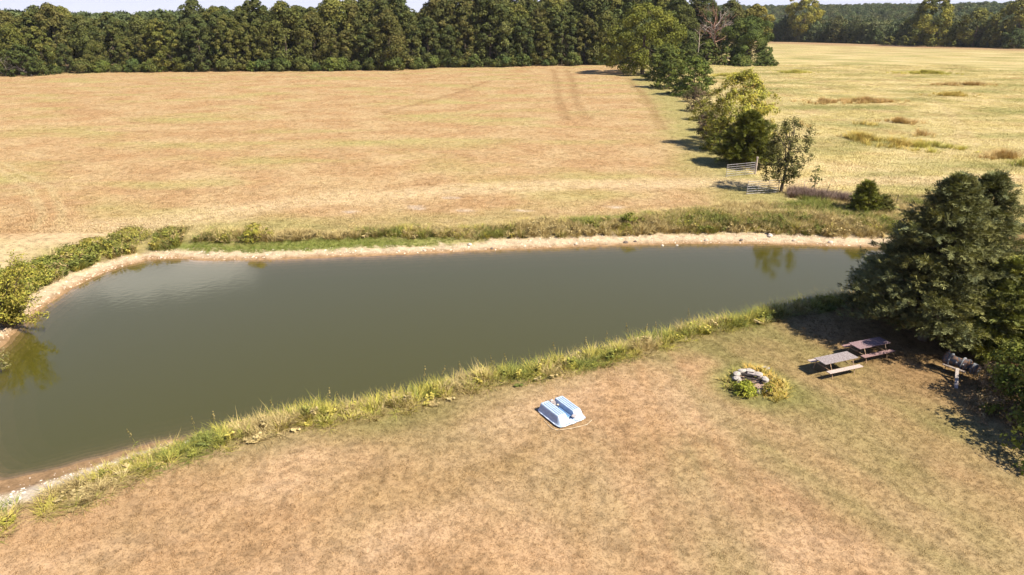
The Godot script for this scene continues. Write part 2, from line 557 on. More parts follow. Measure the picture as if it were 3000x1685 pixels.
# flat feathery twigs of a juniper, one metre long along +z: six of them, copied into the crowns
func make_sprays() -> void:
	for q in 6:
		var vv := PackedVector3Array()
		var nv := PackedVector3Array()
		var gg := PackedFloat32Array()
		for k in 11:
			var t := 0.05 + 0.9 * k / 10.0
			var side := -1.0 if k % 2 else 1.0
			var l := 0.55 * (1.0 - 0.55 * t) * rf(0.7, 1.2)
			var dir := Vector3(side * rf(0.45, 0.95), rf(-0.25, 0.55), rf(0.7, 1.1)).normalized()
			var p := Vector3(rf(-0.03, 0.03), 0.06 * sin(t * 3.0), t * 0.8)
			var wv := dir.cross(Vector3(rf(-0.5, 0.5), 1, rf(-0.5, 0.5)).normalized()).normalized() * 0.05
			var flat := wv.cross(dir).normalized()
			if flat.y < 0:
				flat = -flat
				wv = -wv
			vv.append_array([p, p + dir * l * 0.45 - wv, p + dir * l, p + dir * l * 0.45 + wv])
			nv.append((flat + Vector3.UP * 0.3 + rdir() * 0.25).normalized())
			gg.append(rf(0.75, 1.25))
		spray_v.append(vv)
		spray_n.append(nv)
		spray_g.append(gg)

func add_spray(mb: MB, t: Transform3D, col: Color) -> void:
	var q := rng.randi() % 6
	var vv: PackedVector3Array = t * (spray_v[q] as PackedVector3Array)
	var nb := t.basis.orthonormalized()
	for k in 11:
		var g: float = spray_g[q][k] * K
		mb.quad(vv[4 * k], vv[4 * k + 1], vv[4 * k + 2], vv[4 * k + 3], Color(col.r * g, col.g * g, col.b * g), nb * spray_n[q][k])

func cedar(label: String, at: Vector3, h: float, r: float, boughs: int, per: int, col: Color, size := 0.5, group := "", called := "cedar_tree", low := 0.06) -> Node3D:
	var t := thing(called, label, "cedar", at, 0.0, group)
	var wood := MB.new()
	var bark := Color(0.16, 0.115, 0.08)
	wood.tube([Vector3(0, -0.2, 0), Vector3(0, h * 0.3, 0), Vector3(rf(-0.1, 0.1), h * 0.7, 0), Vector3(0, h * 0.97, 0)], [0.03 * h, 0.022 * h, 0.012 * h, 0.003 * h], 8, bark)
	var leaves := MB.new()
	for k in boughs:
		var f := low + (0.98 - low) * pow((k + rng.randf()) / boughs, 1.25)
		var an := k * 2.39996 + rf(-0.4, 0.4)
		var len := r * (pow(1.0 - f, 0.92) * (0.35 + 0.65 * smoothstep(-0.05, 0.16, f))) * rf(0.62, 1.12) + 0.12
		var out := Vector3(cos(an), 0, sin(an))
		var s := Vector3(0, h * f, 0)
		var rise := lerpf(0.02, 0.75, f) + rf(-0.14, 0.16)
		var e := s + out * len + Vector3(0, len * rise, 0)
		if e.y < 0.5: e.y = 0.5
		var m := s.lerp(e, 0.5) + Vector3(0, len * 0.06, 0)
		wood.tube([s, m, e], [0.012 * h * (1.0 - f) + 0.012, 0.02, 0.008], 4, bark, false)
		var tone := rf(0.72, 1.22)
		var yellow := rf(0.0, 1.0)
		var count := int(per * (0.35 + 0.65 * len / r))
		for j in count:
			var u := 1.0 - 0.72 * pow(rng.randf(), 1.5)
			var p := s.lerp(m, u * 2.0) if u < 0.5 else m.lerp(e, u * 2.0 - 1.0)
			var spread := len * 0.22 * (1.15 - u) + 0.14
			p += Vector3(rf(-1, 1), rf(-0.28, 0.34), rf(-1, 1)) * spread
			var dir := (out * rf(0.4, 1.0) + rdir() * 0.55 + Vector3.UP * rf(0.0, 0.45)).normalized()
			var bs := Basis.looking_at(-dir, (Vector3.UP + rdir() * 0.35).normalized())
			var sc := size * rf(0.65, 1.3)
			var g := tone * rf(0.75, 1.28)
			add_spray(leaves, Transform3D(bs.scaled(Vector3.ONE * sc), p), Color(col.r * g * (1.0 + 0.22 * yellow), col.g * g * (1.0 + 0.06 * yellow), col.b * g * (1.0 - 0.25 * yellow)))
	part("trunk", wood.mesh(M.bark), t)
	part("crown", leaves.mesh(M.leaf), t)
	return t

func broadleaf(called: String, label: String, category: String, at: Vector3, h: float, r: float, y0: float, clumps: int, per: int, clump_r: float, size: float, cols: Array, shape: int, trunk_r: float, group := "", squash := 0.6) -> Node3D:
	var t := thing(called, label, category, at, 0.0, group)
	var mb := MB.new()
	var cs := []
	if shape >= 10:
		cs = lobed(mb, Vector3.ZERO, h, r, y0, clumps, per, clump_r, size, cols, shape - 10)
	else:
		cs = crown(mb, Vector3.ZERO, h, r, y0, clumps, per, clump_r, size, cols, shape, squash)
	var wood := MB.new()
	var ends := []
	for k in mini(cs.size(), 14):
		ends.append(cs[k])
	limbs(wood, Vector3.ZERO, h * 0.55, trunk_r, ends, Color(0.11, 0.085, 0.06))
	part("trunk", wood.mesh(M.bark), t)
	part("crown", mb.mesh(M.leaf), t)
	return t

func twigs(mb: MB, p: Vector3, dir: Vector3, len: float, r: float, depth: int, col: Color, bend := 0.35) -> void:
	var q := p + dir * len * 0.5 + rdir() * len * 0.08
	var e := p + dir * len + rdir() * len * 0.12
	mb.tube([p, q, e], [r, r * 0.8, r * 0.55], 5 if depth > 2 else 4, col, false)
	if depth <= 0:
		return
	for k in (3 if depth > 1 else 2):
		var nd := (dir + rdir() * rf(0.5, 0.9) + Vector3.UP * bend * 0.4).normalized()
		twigs(mb, q.lerp(e, rf(0.1, 1.0)), nd, len * rf(0.55, 0.8), r * 0.5, depth - 1, col, bend)

func grass_clump(blades: int, rad: float, wide: float, droop: float) -> ArrayMesh:
	var mb := MB.new()
	for k in blades:
		var an := rf(0, TAU)
		var o := Vector3(cos(an), 0, sin(an))
		var p := o * rad * sqrt(rng.randf())
		var h := rf(0.45, 1.0)
		var lean := (o * rf(0.1, 1.0) + Vector3(rf(-1, 1), 0, rf(-1, 1)) * 0.5) * droop * h
		var s := Vector3(-sin(an + rf(-1, 1)), 0, cos(an)).normalized() * wide
		var m := p + Vector3(0, h * 0.62, 0) + lean * 0.35
		var e := p + Vector3(0, h, 0) + lean
		var nn := (s.cross(Vector3.UP).normalized() + Vector3.UP * 0.7 + rdir() * 0.3).normalized()
		var g := rf(0.65, 1.25) * 0.7
		mb.quad(p - s, p + s, m + s * 0.8, m - s * 0.8, Color(g, g, g), nn)
		mb.tri(m - s * 0.8, m + s * 0.8, e, Color(g, g, g), nn)
	return mb.mesh(M.grass)

func turf_tuft(blades: int, rad: float) -> ArrayMesh:
	var mb := MB.new()
	for k in blades:
		var an := rf(0, TAU)
		var p := Vector3(cos(an), 0, sin(an)) * rad * sqrt(rng.randf())
		var a2 := rf(0, TAU)
		var s := Vector3(cos(a2), 0, sin(a2)) * rf(0.04, 0.075)
		var e := p + Vector3(rf(-1, 1) * 0.55, rf(0.5, 1.0), rf(-1, 1) * 0.55)
		var g := rf(0.6, 1.3) * 0.7
		mb.tri(p - s, p + s, e, Color(g, g, g), (Vector3.UP + rdir() * 0.6).normalized())
	return mb.mesh(M.grass)

func weed_mesh() -> ArrayMesh:
	var mb := MB.new()
	for k in 4:
		var an := rf(0, TAU)
		var p := Vector3(cos(an), 0, sin(an)) * 0.1
		var e := p * rf(1.5, 3.5) + Vector3(0, rf(0.7, 1.0), 0)
		mb.tube([p, p.lerp(e, 0.5), e], [0.012, 0.01, 0.006], 3, Color(0.5, 0.5, 0.4), false)
		for j in 16:
			var q := p.lerp(e, rf(0.15, 1.0)) + rdir() * 0.07
			var g := rf(0.6, 1.25) * 0.7
			leaf(mb, q, (Vector3.UP * 0.8 + rdir()).normalized(), rf(0.05, 0.11), Color(g, g, g))
	return mb.mesh(M.grass)

func pebble_mesh() -> ArrayMesh:
	var mb := MB.new()
	rock(mb, Vector3.ZERO, Vector3(0.5, 0.3, 0.42), 5, 4, 0.22)
	return mb.mesh(M.stone)

func rock(mb: MB, at: Vector3, size: Vector3, lon: int, lat: int, rough: float) -> void:
	var ring := []
	for j in lat + 1:
		var row := []
		for k in lon:
			var th := PI * j / lat
			var an := TAU * k / lon + j * 0.3
			var q := Vector3(sin(th) * cos(an), cos(th), sin(th) * sin(an)) * (1.0 + rf(-rough, rough))
			row.append(at + q * size)
		if j == 0 or j == lat:
			for k in lon: row[k] = row[0]
		ring.append(row)
	for j in lat:
		for k in lon:
			var k2 := (k + 1) % lon
			var g := rf(0.85, 1.0)
			if j == 0:
				mb.face([ring[0][0], ring[1][k], ring[1][k2]], at, Color(g, g, g))
			elif j == lat - 1:
				mb.face([ring[lat][0], ring[j][k], ring[j][k2]], at, Color(g, g, g))
			else:
				mb.face([ring[j][k], ring[j][k2], ring[j + 1][k2]], at, Color(g, g, g))
				mb.face([ring[j][k], ring[j + 1][k2], ring[j + 1][k]], at, Color(g, g, g))

# a spot at a given distance outside the waterline, on a run of the outline
func bank(k: int, f: float, dist: float) -> Vector2:
	var a := pond[k % pond.size()]
	var b := pond[(k + 1) % pond.size()]
	var nn := (b - a).normalized().orthogonal()
	if Geometry2D.is_point_in_polygon((a + b) * 0.5 + nn * 0.1, pond):
		nn = -nn
	return a.lerp(b, f) + nn * dist

func bank_run(from: int, to: int, per_m: float, lo: float, hi: float) -> PackedVector2Array:
	var r := PackedVector2Array()
	for k in range(from, to):
		var l := pond[k % pond.size()].distance_to(pond[(k + 1) % pond.size()])
		for j in int(l * per_m + rng.randf()):
			var q := bank(k, rng.randf(), rf(lo, hi))
			if shore(q.x, q.y) > lo * 0.6:
				r.append(q)
	return r

func pick(cols: Array, spread := 0.2) -> Color:
	var c: Color = cols[rng.randi() % cols.size()]
	return c * rf(1.0 - spread, 1.0 + spread)

func stand(p: Vector2, sc: Vector3, tilt := 0.15, sink := 0.02) -> Transform3D:
	var b := Basis(Vector3.UP, rf(0, TAU)).rotated(Vector3(rf(-1, 1), 0, rf(-1, 1)).normalized(), rf(0, tilt))
	return Transform3D(b * Basis.from_scale(sc), Vector3(p.x, height(p.x, p.y) - sink, p.y))

func in_view(x: float, z: float, margin := 1.06) -> bool:
	var fw := -z * 0.9298 + 16.5 * 0.3681
	return absf(x) < fw * 0.75 * margin + 0.5

func stuff(called: String, m: Mesh, b: PackedFloat32Array, label: String, category: String) -> void:
	var o := copies(called, m, b, self)
	tag(o, label, category, "", "stuff")

# ------------------------------------------------------------------ the build
func _ready() -> void:
	rng.seed = 20240917
	build_camera_and_light()
	for q in [[n_low, 0.012, 1], [n_mid, 0.09, 2], [n_high, 0.75, 3]]:
		q[0].noise_type = FastNoiseLite.TYPE_SIMPLEX_SMOOTH
		q[0].frequency = q[1]
		q[0].seed = q[2]
		q[0].fractal_octaves = 4
	materials()
	build_sdf()
	build_ground()
	build_water()
	make_sprays()
	print("land ", Time.get_ticks_msec())
	forest()
	far_trees()
	print("woods ", Time.get_ticks_msec())
	hedge_row()
	near_trees()
	willows()
	print("trees ", Time.get_ticks_msec())
	picnic_tables()
	pedal_boat()
	fire_pit()
	smoker()
	gates()
	rocks()
	grasses()
	print("all ", Time.get_ticks_msec())

func build_camera_and_light() -> void:
	var cam := Camera3D.new()
	cam.name = "camera"
	cam.position = Vector3(0, 16.5, 0)
	cam.rotation_degrees = Vector3(-21.6, 0, 0)
	cam.fov = 45.68
	cam.near = 0.1
	cam.far = 4000.0
	add_child(cam)
	cam.current = true
	var sun := DirectionalLight3D.new()
	sun.name = "sun"
	sun.light_energy = 1.5
	sun.light_color = Color(1.0, 0.955, 0.88)
	sun.light_angular_distance = 0.5
	sun.shadow_enabled = true
	add_child(sun)
	sun.look_at_from_position(Vector3(0.56, 0.76, 0.37) * 100.0, Vector3.ZERO)
	var env := Environment.new()
	env.background_mode = Environment.BG_SKY
	env.tonemap_mode = Environment.TONE_MAPPER_LINEAR
	env.tonemap_exposure = 2.4
	env.fog_enabled = true
	env.fog_density = 0.00005
	env.fog_light_color = Color(0.92, 0.95, 1.0)
	env.sdfgi_enabled = true
	env.ssao_enabled = true
	env.ssil_enabled = true
	var sky := Sky.new()
	var pm := PanoramaSkyMaterial.new()
	pm.panorama = sky_picture()
	sky.sky_material = pm
	env.sky = sky
	var we := WorldEnvironment.new()
	we.name = "world"
	we.environment = env
	add_child(we)

# clear late-summer air, paler towards the horizon, with scattered fair-weather clouds
func sky_picture() -> ImageTexture:
	var w := 1024
	var h := 512
	var im := Image.create(w, h, false, Image.FORMAT_RGBF)
	var cl := FastNoiseLite.new()
	cl.noise_type = FastNoiseLite.TYPE_SIMPLEX_SMOOTH
	cl.frequency = 1.0
	cl.fractal_octaves = 5
	cl.seed = 5
	for j in h:
		var el := PI * (0.5 - (j + 0.5) / h)
		for k in w:
			if el < -0.02:
				im.set_pixel(k, j, Color(0.30, 0.25, 0.16))
				continue
			var az := wrapf(TAU * (k + 0.5) / w, -PI, PI)   # 0 is straight ahead, -z
			var up := maxf(sin(el), 0.0)
			var t := pow(1.0 - up, 3.2)
			var c := Color(0.040, 0.085, 0.22).lerp(Color(0.37, 0.38, 0.45), t)
			var dir := Vector3(sin(az) * cos(el), sin(el), -cos(az) * cos(el))
			var q := dir / (dir.y + 0.12)
			var f := cl.get_noise_2d(q.x * 1.1, q.z * 1.1) - 0.40
			# the bank of cloud that the pond mirrors on its far left
			f += (0.66 + 0.5 * cl.get_noise_2d(q.x * 3.0 + 40.0, q.z * 3.0)) * exp(-pow((az + 0.50) / 0.17, 2.0) - pow((el - 0.325) / 0.065, 2.0))
			c = c.lerp(Color(0.66, 0.65, 0.67), 0.85 * smoothstep(0.02, 0.34, f) * smoothstep(0.0, 0.12, up))
			im.set_pixel(k, j, c)
	return ImageTexture.create_from_image(im)

func materials() -> void:
	M.leaf = leaf_mat()
	M.bark = mat(Color.WHITE, 0.95, true)
	M.grass = mat(lin(1.0 / 0.7, 1.0 / 0.7, 1.0 / 0.7), 0.9, true)
	M.grass.metallic_specular = 0.15
	M.grass.backlight_enabled = true
	M.grass.backlight = Color(0.35, 0.35, 0.2)
	M.stone = mat(Color.WHITE, 0.95, true)
	M.metal = mat(lin(0.34, 0.32, 0.32), 0.5)
	M.metal.metallic = 0.35

const OAKS := [Color(0.075, 0.085, 0.025), Color(0.088, 0.094, 0.028), Color(0.098, 0.100, 0.032), Color(0.063, 0.075, 0.024)]

func forest() -> void:
	# eight kinds of crown, shared
	var kinds := []
	for k in 8:
		var mb := MB.new()
		var low := k < 4
		var h := rf(18.5, 20.5)
		var cs := lobed(mb, Vector3.ZERO, h, rf(5.2, 7.2), 0.2 if low else 3.5, 70, 110, [1.2, 1.5, 1.9, 1.35, 1.7, 1.25, 2.0, 1.5][k], 0.33, OAKS, 1 if low else 0)
		var wood := MB.new()
		limbs(wood, Vector3.ZERO, h * 0.6, 0.28, cs.slice(0, 8), Color(0.10, 0.08, 0.06))
		kinds.append([wood.mesh(M.bark), mb.mesh(M.leaf)])
	var tints := [leaf_mat(Color(0.95, 0.97, 0.97)), leaf_mat(Color(1.12, 1.08, 0.98)), leaf_mat(Color(0.82, 0.90, 0.95)), leaf_mat(Color(1.10, 0.98, 0.98)), leaf_mat(Color(1.34, 1.28, 1.02))]
	var tint_words := ["dark green", "olive green", "deep blue-green", "brownish green", "yellowish green"]
	var edge := WOOD
	var total := 0.0
	for k in range(0, edge.size() - 2, 2):
		total += Vector2(edge[k + 2] - edge[k], edge[k + 3] - edge[k + 1]).length()
	for row in 4:
		var s := 0.0 if row == 0 else rf(2, 5)
		while s < total:
			var left := s
			var p := Vector2(edge[0], edge[1])
			var dir := Vector2.RIGHT
			for k in range(0, edge.size() - 2, 2):
				var a := Vector2(edge[k], edge[k + 1])
				var b := Vector2(edge[k + 2], edge[k + 3])
				var l := a.distance_to(b)
				if left <= l:
					p = a.lerp(b, left / l)
					dir = (b - a).normalized()
					break
				left -= l
			var back := Vector2(dir.y, -dir.x)
			if back.y > 0: back = -back
			p += back * (5.0 + row * 8.5 + rf(-1.5, 1.5))
			var x := p.x
			var q := rng.randi() % 4 + (0 if row == 0 else (4 if row > 1 else (rng.randi() % 2) * 4))
			var ti: int = [0, 0, 1, 2, 3, 0, 1, 2, 3, 4][rng.randi() % 10]
			var where := "at the wood's far left end" if x < -110 else ("left of the wood's middle" if x < -50 else ("near the wood's middle" if x < 5 else "near the hedge row corner"))
			var rowword: String = ["in the front row of the wood", "in the second row of the wood", "deeper inside the wood", "at the back of the wood"][row]
			var lab := "%s oak %s, %s" % [tint_words[ti], rowword, where]
			var t := thing("oak_tree", lab, "tree", Vector3(p.x, -0.1, p.y), rf(0, TAU), "oaks of the wood behind the tan field")
			var tall := lerpf(0.95, 1.27, smoothstep(-120.0, -15.0, x)) * rf(0.80, 1.16) * (rf(0.48, 0.95) if row == 0 else 1.0)
			if x < -118 and x > -142: tall *= 0.85
			t.scale = Vector3(tall * rf(0.9, 1.15), tall, tall * rf(0.9, 1.15))
			part("trunk", kinds[q][0], t)
			part("crown", kinds[q][1], t, tints[ti])
			s += rf(4.6, 9.4)
	# shrubs along the foot of the wood
	var sh := []
	for k in 4:
		var mb := MB.new()
		lobed(mb, Vector3.ZERO, 3.6, 2.6, 0.0, 16, 90, 1.05, 0.25, [Color(0.08, 0.105, 0.028), Color(0.10, 0.115, 0.034), Color(0.065, 0.085, 0.026)], 1)
		var wood := MB.new()
		limbs(wood, Vector3.ZERO, 1.6, 0.08, [Vector3(1, 2, 0), Vector3(-1, 2, 0.6)], Color(0.1, 0.08, 0.06))
		sh.append([wood.mesh(M.bark), mb.mesh(M.leaf)])
	var foot := 0
	for k in range(0, edge.size() - 2, 2):
		var a := Vector2(edge[k], edge[k + 1])
		var b := Vector2(edge[k + 2], edge[k + 3])
		for j in int(a.distance_to(b) / 4.2):
			var p := a.lerp(b, rng.randf()) + Vector2(rf(-0.5, 0.5), rf(-3.0, 0.0))
			var big := rf(0.5, 1.35)
			var ti := rng.randi() % 5
			var where := "near the wood's far left end" if p.x < -110 else ("left of the wood's middle" if p.x < -50 else ("at the wood's middle" if p.x < 5 else "near the hedge row corner"))
			var t := thing("understory_shrub", "%s %s shrub at the wood's foot, %s" % ["small" if big < 0.8 else ("middling" if big < 1.1 else "large"), tint_words[ti], where], "shrub", Vector3(p.x, -0.05, p.y), rf(0, TAU), "shrubs along the foot of the wood")
			t.scale = Vector3.ONE * big
			var q := rng.randi() % 4
			part("stem", sh[q][0], t)
			part("crown", sh[q][1], t, tints[ti])
			foot += 1
	# the fallen dead limbs at the left end
	for k in 2:
		var mb := MB.new()
		twigs(mb, Vector3.ZERO, Vector3(0.5 - k, 0.55, 0.4).normalized(), 3.6, 0.16, 4, Color(0.36, 0.32, 0.29), 0.3)
		twigs(mb, Vector3(0.5, 0, 0.3), Vector3(-0.7, 0.5, 0.2).normalized(), 3.0, 0.12, 3, Color(0.36, 0.32, 0.29), 0.3)
		var o := part("dead_branch", mb.mesh(M.bark), self)
		o.position = Vector3([-152.6, -146.0][k], 0.1, [-214.5, -216.5][k])
		tag(o, ["pale grey dead branch sprawled at the wood's left end by the frame edge", "bare grey dead branch standing beside the left round bush"][k], "branch", "dead branches at the wood's left end")
	var o2 := broadleaf("round_bush", "large rounded dark bush standing out from the wood's left end", "bush", Vector3(-147.5, 0, -216.0), 8.5, 6.5, 0.2, 130, 34, 1.2, 0.34, [Color(0.05, 0.065, 0.018), Color(0.06, 0.072, 0.02)], 1, 0.2)

func far_trees() -> void:
	var yel := [Color(0.228, 0.210, 0.043), Color(0.276, 0.240, 0.048), Color(0.180, 0.180, 0.041)]
	var olive := [Color(0.156, 0.156, 0.043), Color(0.188, 0.181, 0.048), Color(0.119, 0.125, 0.037)]
	var dark := [Color(0.072, 0.094, 0.036), Color(0.086, 0.107, 0.042)]
	broadleaf("field_tree", "tall yellow-green tree standing alone above the far edge of the right field", "tree", Vector3(210.5, -0.3, -528), 33, 14.0, 4.0, 70, 150, 2.7, 0.55, yel, 10, 1.1, "", 0.7)
	broadleaf("field_tree", "low dark green rounded tree beside the tall yellow-green tree", "tree", Vector3(228, -1.0, -515), 15, 12.0, 0.2, 40, 170, 2.8, 0.5, dark, 11, 0.5)
	broadleaf("field_tree", "small dark green pointed tree at the far field edge", "tree", Vector3(238, -0.3, -476), 10, 4.8, 0.2, 22, 120, 1.6, 0.42, dark, 11, 0.3)
	for q in [[243.5, -468.0, 5.0, 4.0], [249.0, -462.0, 5.5, 4.5], [253.0, -463.0, 7.5, 4.2], [231.0, -494.0, 4.5, 3.0]]:
		broadleaf("field_bush", "low olive bush along the far edge of the right field", "bush", Vector3(q[0], -0.2, q[1]), q[2], q[3], 0.1, 45, 28, 1.1, 0.4, olive, 1, 0.15, "low bushes along the far field edge")
	broadleaf("field_tree", "broad dark and yellow-green tree, tallest of the far right group", "tree", Vector3(254.5, -0.3, -442), 29, 13.5, 0.4, 70, 160, 2.7, 0.55, [Color(0.150, 0.154, 0.036), Color(0.210, 0.198, 0.041), Color(0.096, 0.108, 0.031)], 11, 0.9)
	broadleaf("field_tree", "thin olive tree with pale leaning trunk in the far right group", "tree", Vector3(272, -0.3, -427), 22, 9.5, 1.5, 44, 150, 2.4, 0.5, olive, 10, 0.5)
	broadleaf("field_tree", "tall olive tree at the right frame edge of the far group", "tree", Vector3(289, -0.3, -417), 28, 12.5, 0.5, 60, 160, 2.7, 0.55, [Color(0.186, 0.168, 0.043), Color(0.138, 0.138, 0.036)], 11, 0.8)
	broadleaf("field_tree", "dark green low tree tucked under the tall olive tree at right", "tree", Vector3(283, -0.3, -408), 11, 7.0, 0.2, 26, 150, 2.0, 0.45, dark, 11, 0.3)
	broadleaf("field_tree", "olive tree just beyond the right frame edge", "tree", Vector3(306, -0.3, -405), 26, 11.5, 0.4, 50, 160, 2.7, 0.55, olive, 11, 0.8)
	# the wooded valley and hill beyond: reads as one mass
	var mb := MB.new()
	lobed(mb, Vector3.ZERO, 1.0, 0.50, 0.0, 26, 60, 0.16, 0.034, [Color(0.081, 0.103, 0.046), Color(0.097, 0.116, 0.050), Color(0.113, 0.127, 0.054)], 1)
	var m := mb.mesh(leaf_mat())
	var b := PackedFloat32Array()
	var done := 0
	while done < 6500:
		var z := -430.0 - 950.0 * pow(rng.randf(), 1.2)
		var x := rf(60.0, 1150.0)
		var t := (-(z + 411.0) - (291.0 - x) * 1.16) * 0.65
		if t < 8.0 or not in_view(x, z, 1.12) or x < -z * 0.24:
			continue
		done += 1
		var h := rf(13, 19)
		var g := rf(0.75, 1.25)
		put(b, Transform3D(Basis(Vector3.UP, rf(0, TAU)) * Basis.from_scale(Vector3(h * rf(0.8, 1.15), h, h * rf(0.8, 1.15))), Vector3(x, height(x, z) - 0.5, z)), Color(g * rf(0.9, 1.2), g, g * rf(0.9, 1.1)))
	for k in 900:
		var x := rf(-330.0, 60.0)
		var z := -275.0 - 0.0 * x - rf(0.0, 150.0)
		var h := rf(15, 20)
		var g := rf(0.8, 1.2)
		put(b, Transform3D(Basis(Vector3.UP, rf(0, TAU)) * Basis.from_scale(Vector3(h, h, h)), Vector3(x, -0.5, z)), Color(g, g, g * 0.9))
	stuff("far_forest", m, b, "dense dark forest beyond the fields, covering the far hill", "forest")
	var mast := MB.new()
	for k in 3:
		var o := Vector3(cos(k * TAU / 3), 0, sin(k * TAU / 3)) * 0.45
		mast.tube([o, o + Vector3(0, 75, 0)], [0.14, 0.14], 4)
	for k in 30:
		for s in 3:
			var a := Vector3(cos(s * TAU / 3), 0, sin(s * TAU / 3)) * 0.45 + Vector3(0, k * 2.5, 0)
			var c := Vector3(cos((s + 1) * TAU / 3), 0, sin((s + 1) * TAU / 3)) * 0.45 + Vector3(0, k * 2.5 + 2.5, 0)
			mast.tube([a, c], [0.07, 0.07], 3)
	var mo := part("radio_mast", mast.mesh(mat(lin(0.35, 0.35, 0.38), 0.6)), self)
	mo.position = Vector3(690, height(690, -1280), -1280)
	tag(mo, "thin lattice radio mast rising above the distant forest hill", "mast")

func hedge_row() -> void:
	var yg := [Color(0.155, 0.150, 0.026), Color(0.19, 0.172, 0.03), Color(0.115, 0.125, 0.024)]
	broadleaf("hedge_tree", "huge bright yellow-green rounded tree where the hedge row meets the wood", "tree", Vector3(40.5, 0, -222), 20.5, 11.8, 0.4, 90, 260, 2.1, 0.30, [Color(0.136, 0.148, 0.027), Color(0.160, 0.164, 0.031), Color(0.113, 0.125, 0.025)], 11, 0.7, "", 0.5)
	broadleaf("hedge_tree", "dark green dome-shaped tree ending the wood beside the right field", "tree", Vector3(88.0, 0, -270), 17.0, 9.2, 0.5, 60, 240, 2.1, 0.32, [Color(0.09, 0.12, 0.03), Color(0.11, 0.135, 0.034), Color(0.075, 0.10, 0.027)], 11, 0.6, "", 0.55)
	broadleaf("hedge_tree", "pale yellowish tree peeking above the dark dome-shaped tree", "tree", Vector3(101.0, 0, -305), 21.5, 8.0, 3.0, 40, 220, 2.0, 0.36, [Color(0.20, 0.175, 0.045), Color(0.165, 0.15, 0.04)], 10, 0.5)
	broadleaf("hedge_tree", "tall dark oak behind the reddish dead tree", "tree", Vector3(77.0, 0, -296), 25.5, 9.0, 2.0, 48, 240, 2.2, 0.36, [Color(0.068, 0.084, 0.026), Color(0.082, 0.092, 0.028)], 11, 0.6)
	broadleaf("hedge_tree", "dark oak right of the huge yellow-green tree", "tree", Vector3(62.0, 0, -276), 24.0, 8.5, 1.0, 48, 240, 2.2, 0.36, [Color(0.07, 0.086, 0.027), Color(0.086, 0.096, 0.028)], 11, 0.6)
	broadleaf("hedge_tree", "brownish oak between the dead tree and the dark dome-shaped tree", "tree", Vector3(86.0, 0, -288), 23.0, 7.5, 1.5, 42, 240, 2.1, 0.36, [Color(0.095, 0.092, 0.03), Color(0.075, 0.084, 0.026)], 11, 0.5)
	var dt := thing("dead_tree", "bare reddish dead tree with pale limbs standing before the wood", "tree", Vector3(76.5, 0, -275), 0.4)
	var mb := MB.new()
	mb.tube([Vector3(0, -0.2, 0), Vector3(0.3, 7, 0), Vector3(-0.2, 12, 0.2)], [0.5, 0.38, 0.3], 7, Color(0.26, 0.15, 0.11))
	part("trunk", mb.mesh(M.bark), dt)
	var br := MB.new()
	for k in 15:
		var an := k * 2.4
		twigs(br, Vector3(0, 7.5 + 0.75 * k * 0.6, 0), Vector3(cos(an), rf(0.2, 1.1), sin(an) * 0.8).normalized(), rf(3.6, 5.4), 0.24, 3, [Color(0.30, 0.18, 0.13), Color(0.42, 0.36, 0.32)][k % 2], 0.4)
	part("branch", br.mesh(M.bark), dt)
	var dl := MB.new()
	crown(dl, Vector3(0, 8, 0), 9.0, 3.2, 0.0, 26, 10, 0.8, 0.22, [Color(0.16, 0.062, 0.032), Color(0.13, 0.055, 0.03)], 0)
	part("withered_leaves", dl.mesh(M.leaf), dt)
	var snag := thing("dead_snag", "thin bare pale snag just left of the reddish dead tree", "tree", Vector3(68.5, 0, -266))
	var sm := MB.new()
	sm.tube([Vector3(0, -0.2, 0), Vector3(0.2, 7, 0), Vector3(0.0, 14, 0)], [0.25, 0.17, 0.05], 6, Color(0.38, 0.31, 0.26))
	part("trunk", sm.mesh(M.bark), snag)
	var sb := MB.new()
	for k in 5:
		twigs(sb, Vector3(0.1, 6.0 + k * 1.5, 0), Vector3([1, -1][k % 2], 1.1, rf(-0.4, 0.4)).normalized(), 2.6, 0.08, 1, Color(0.38, 0.31, 0.26))
	part("branch", sb.mesh(M.bark), snag)
	# shrubs from the wood's corner down to the gate
	var green := [Color(0.085, 0.105, 0.024), Color(0.11, 0.125, 0.028), Color(0.065, 0.085, 0.022)]
	for q in [[66.0, -268.0, 7.5, 5.0, "leafy mid-green shrub below the dark oak right of the huge tree"], [73.0, -270.0, 8.5, 4.6, "olive shrub at the foot of the reddish dead tree"], [79.5, -268.0, 6.0, 4.8, "spreading shrub between the dead tree and dome-shaped tree"], [84.0, -261.0, 3.2, 4.2, "low bright shrub at the dome-shaped tree's left foot"], [59.0, -262.0, 9.0, 4.5, "tall green shrub hugging the huge yellow-green tree's right side"], [93.0, -262.0, 3.0, 4.0, "low shrub at the dome-shaped tree's right foot"]]:
		broadleaf("wood_shrub", q[4], "shrub", Vector3(q[0], 0, q[1]), q[2], q[3], 0.1, 80, 32, 1.0, 0.30, green, 1, 0.15, "shrubs at the wood's corner")
	broadleaf("hedge_shrub", "tall mid-green hedge shrub against the huge yellow-green tree", "shrub", Vector3(42.5, 0, -199), 9.4, 5.0, 0.2, 190, 36, 0.95, 0.24, green, 1, 0.15)
	broadleaf("hedge_shrub", "upright green hedge shrub second from the huge yellow-green tree", "shrub", Vector3(39.0, 0, -177), 8.6, 4.6, 0.2, 200, 36, 0.85, 0.22, green, 1, 0.15)
	broadleaf("hedge_shrub", "glossy rounded green shrub, largest in the hedge row's middle", "shrub", Vector3(41.0, 0, -160), 8.0, 5.2, 0.2, 260, 38, 0.8, 0.20, [Color(0.10, 0.13, 0.026), Color(0.13, 0.155, 0.03), Color(0.07, 0.095, 0.022)], 1, 0.2)
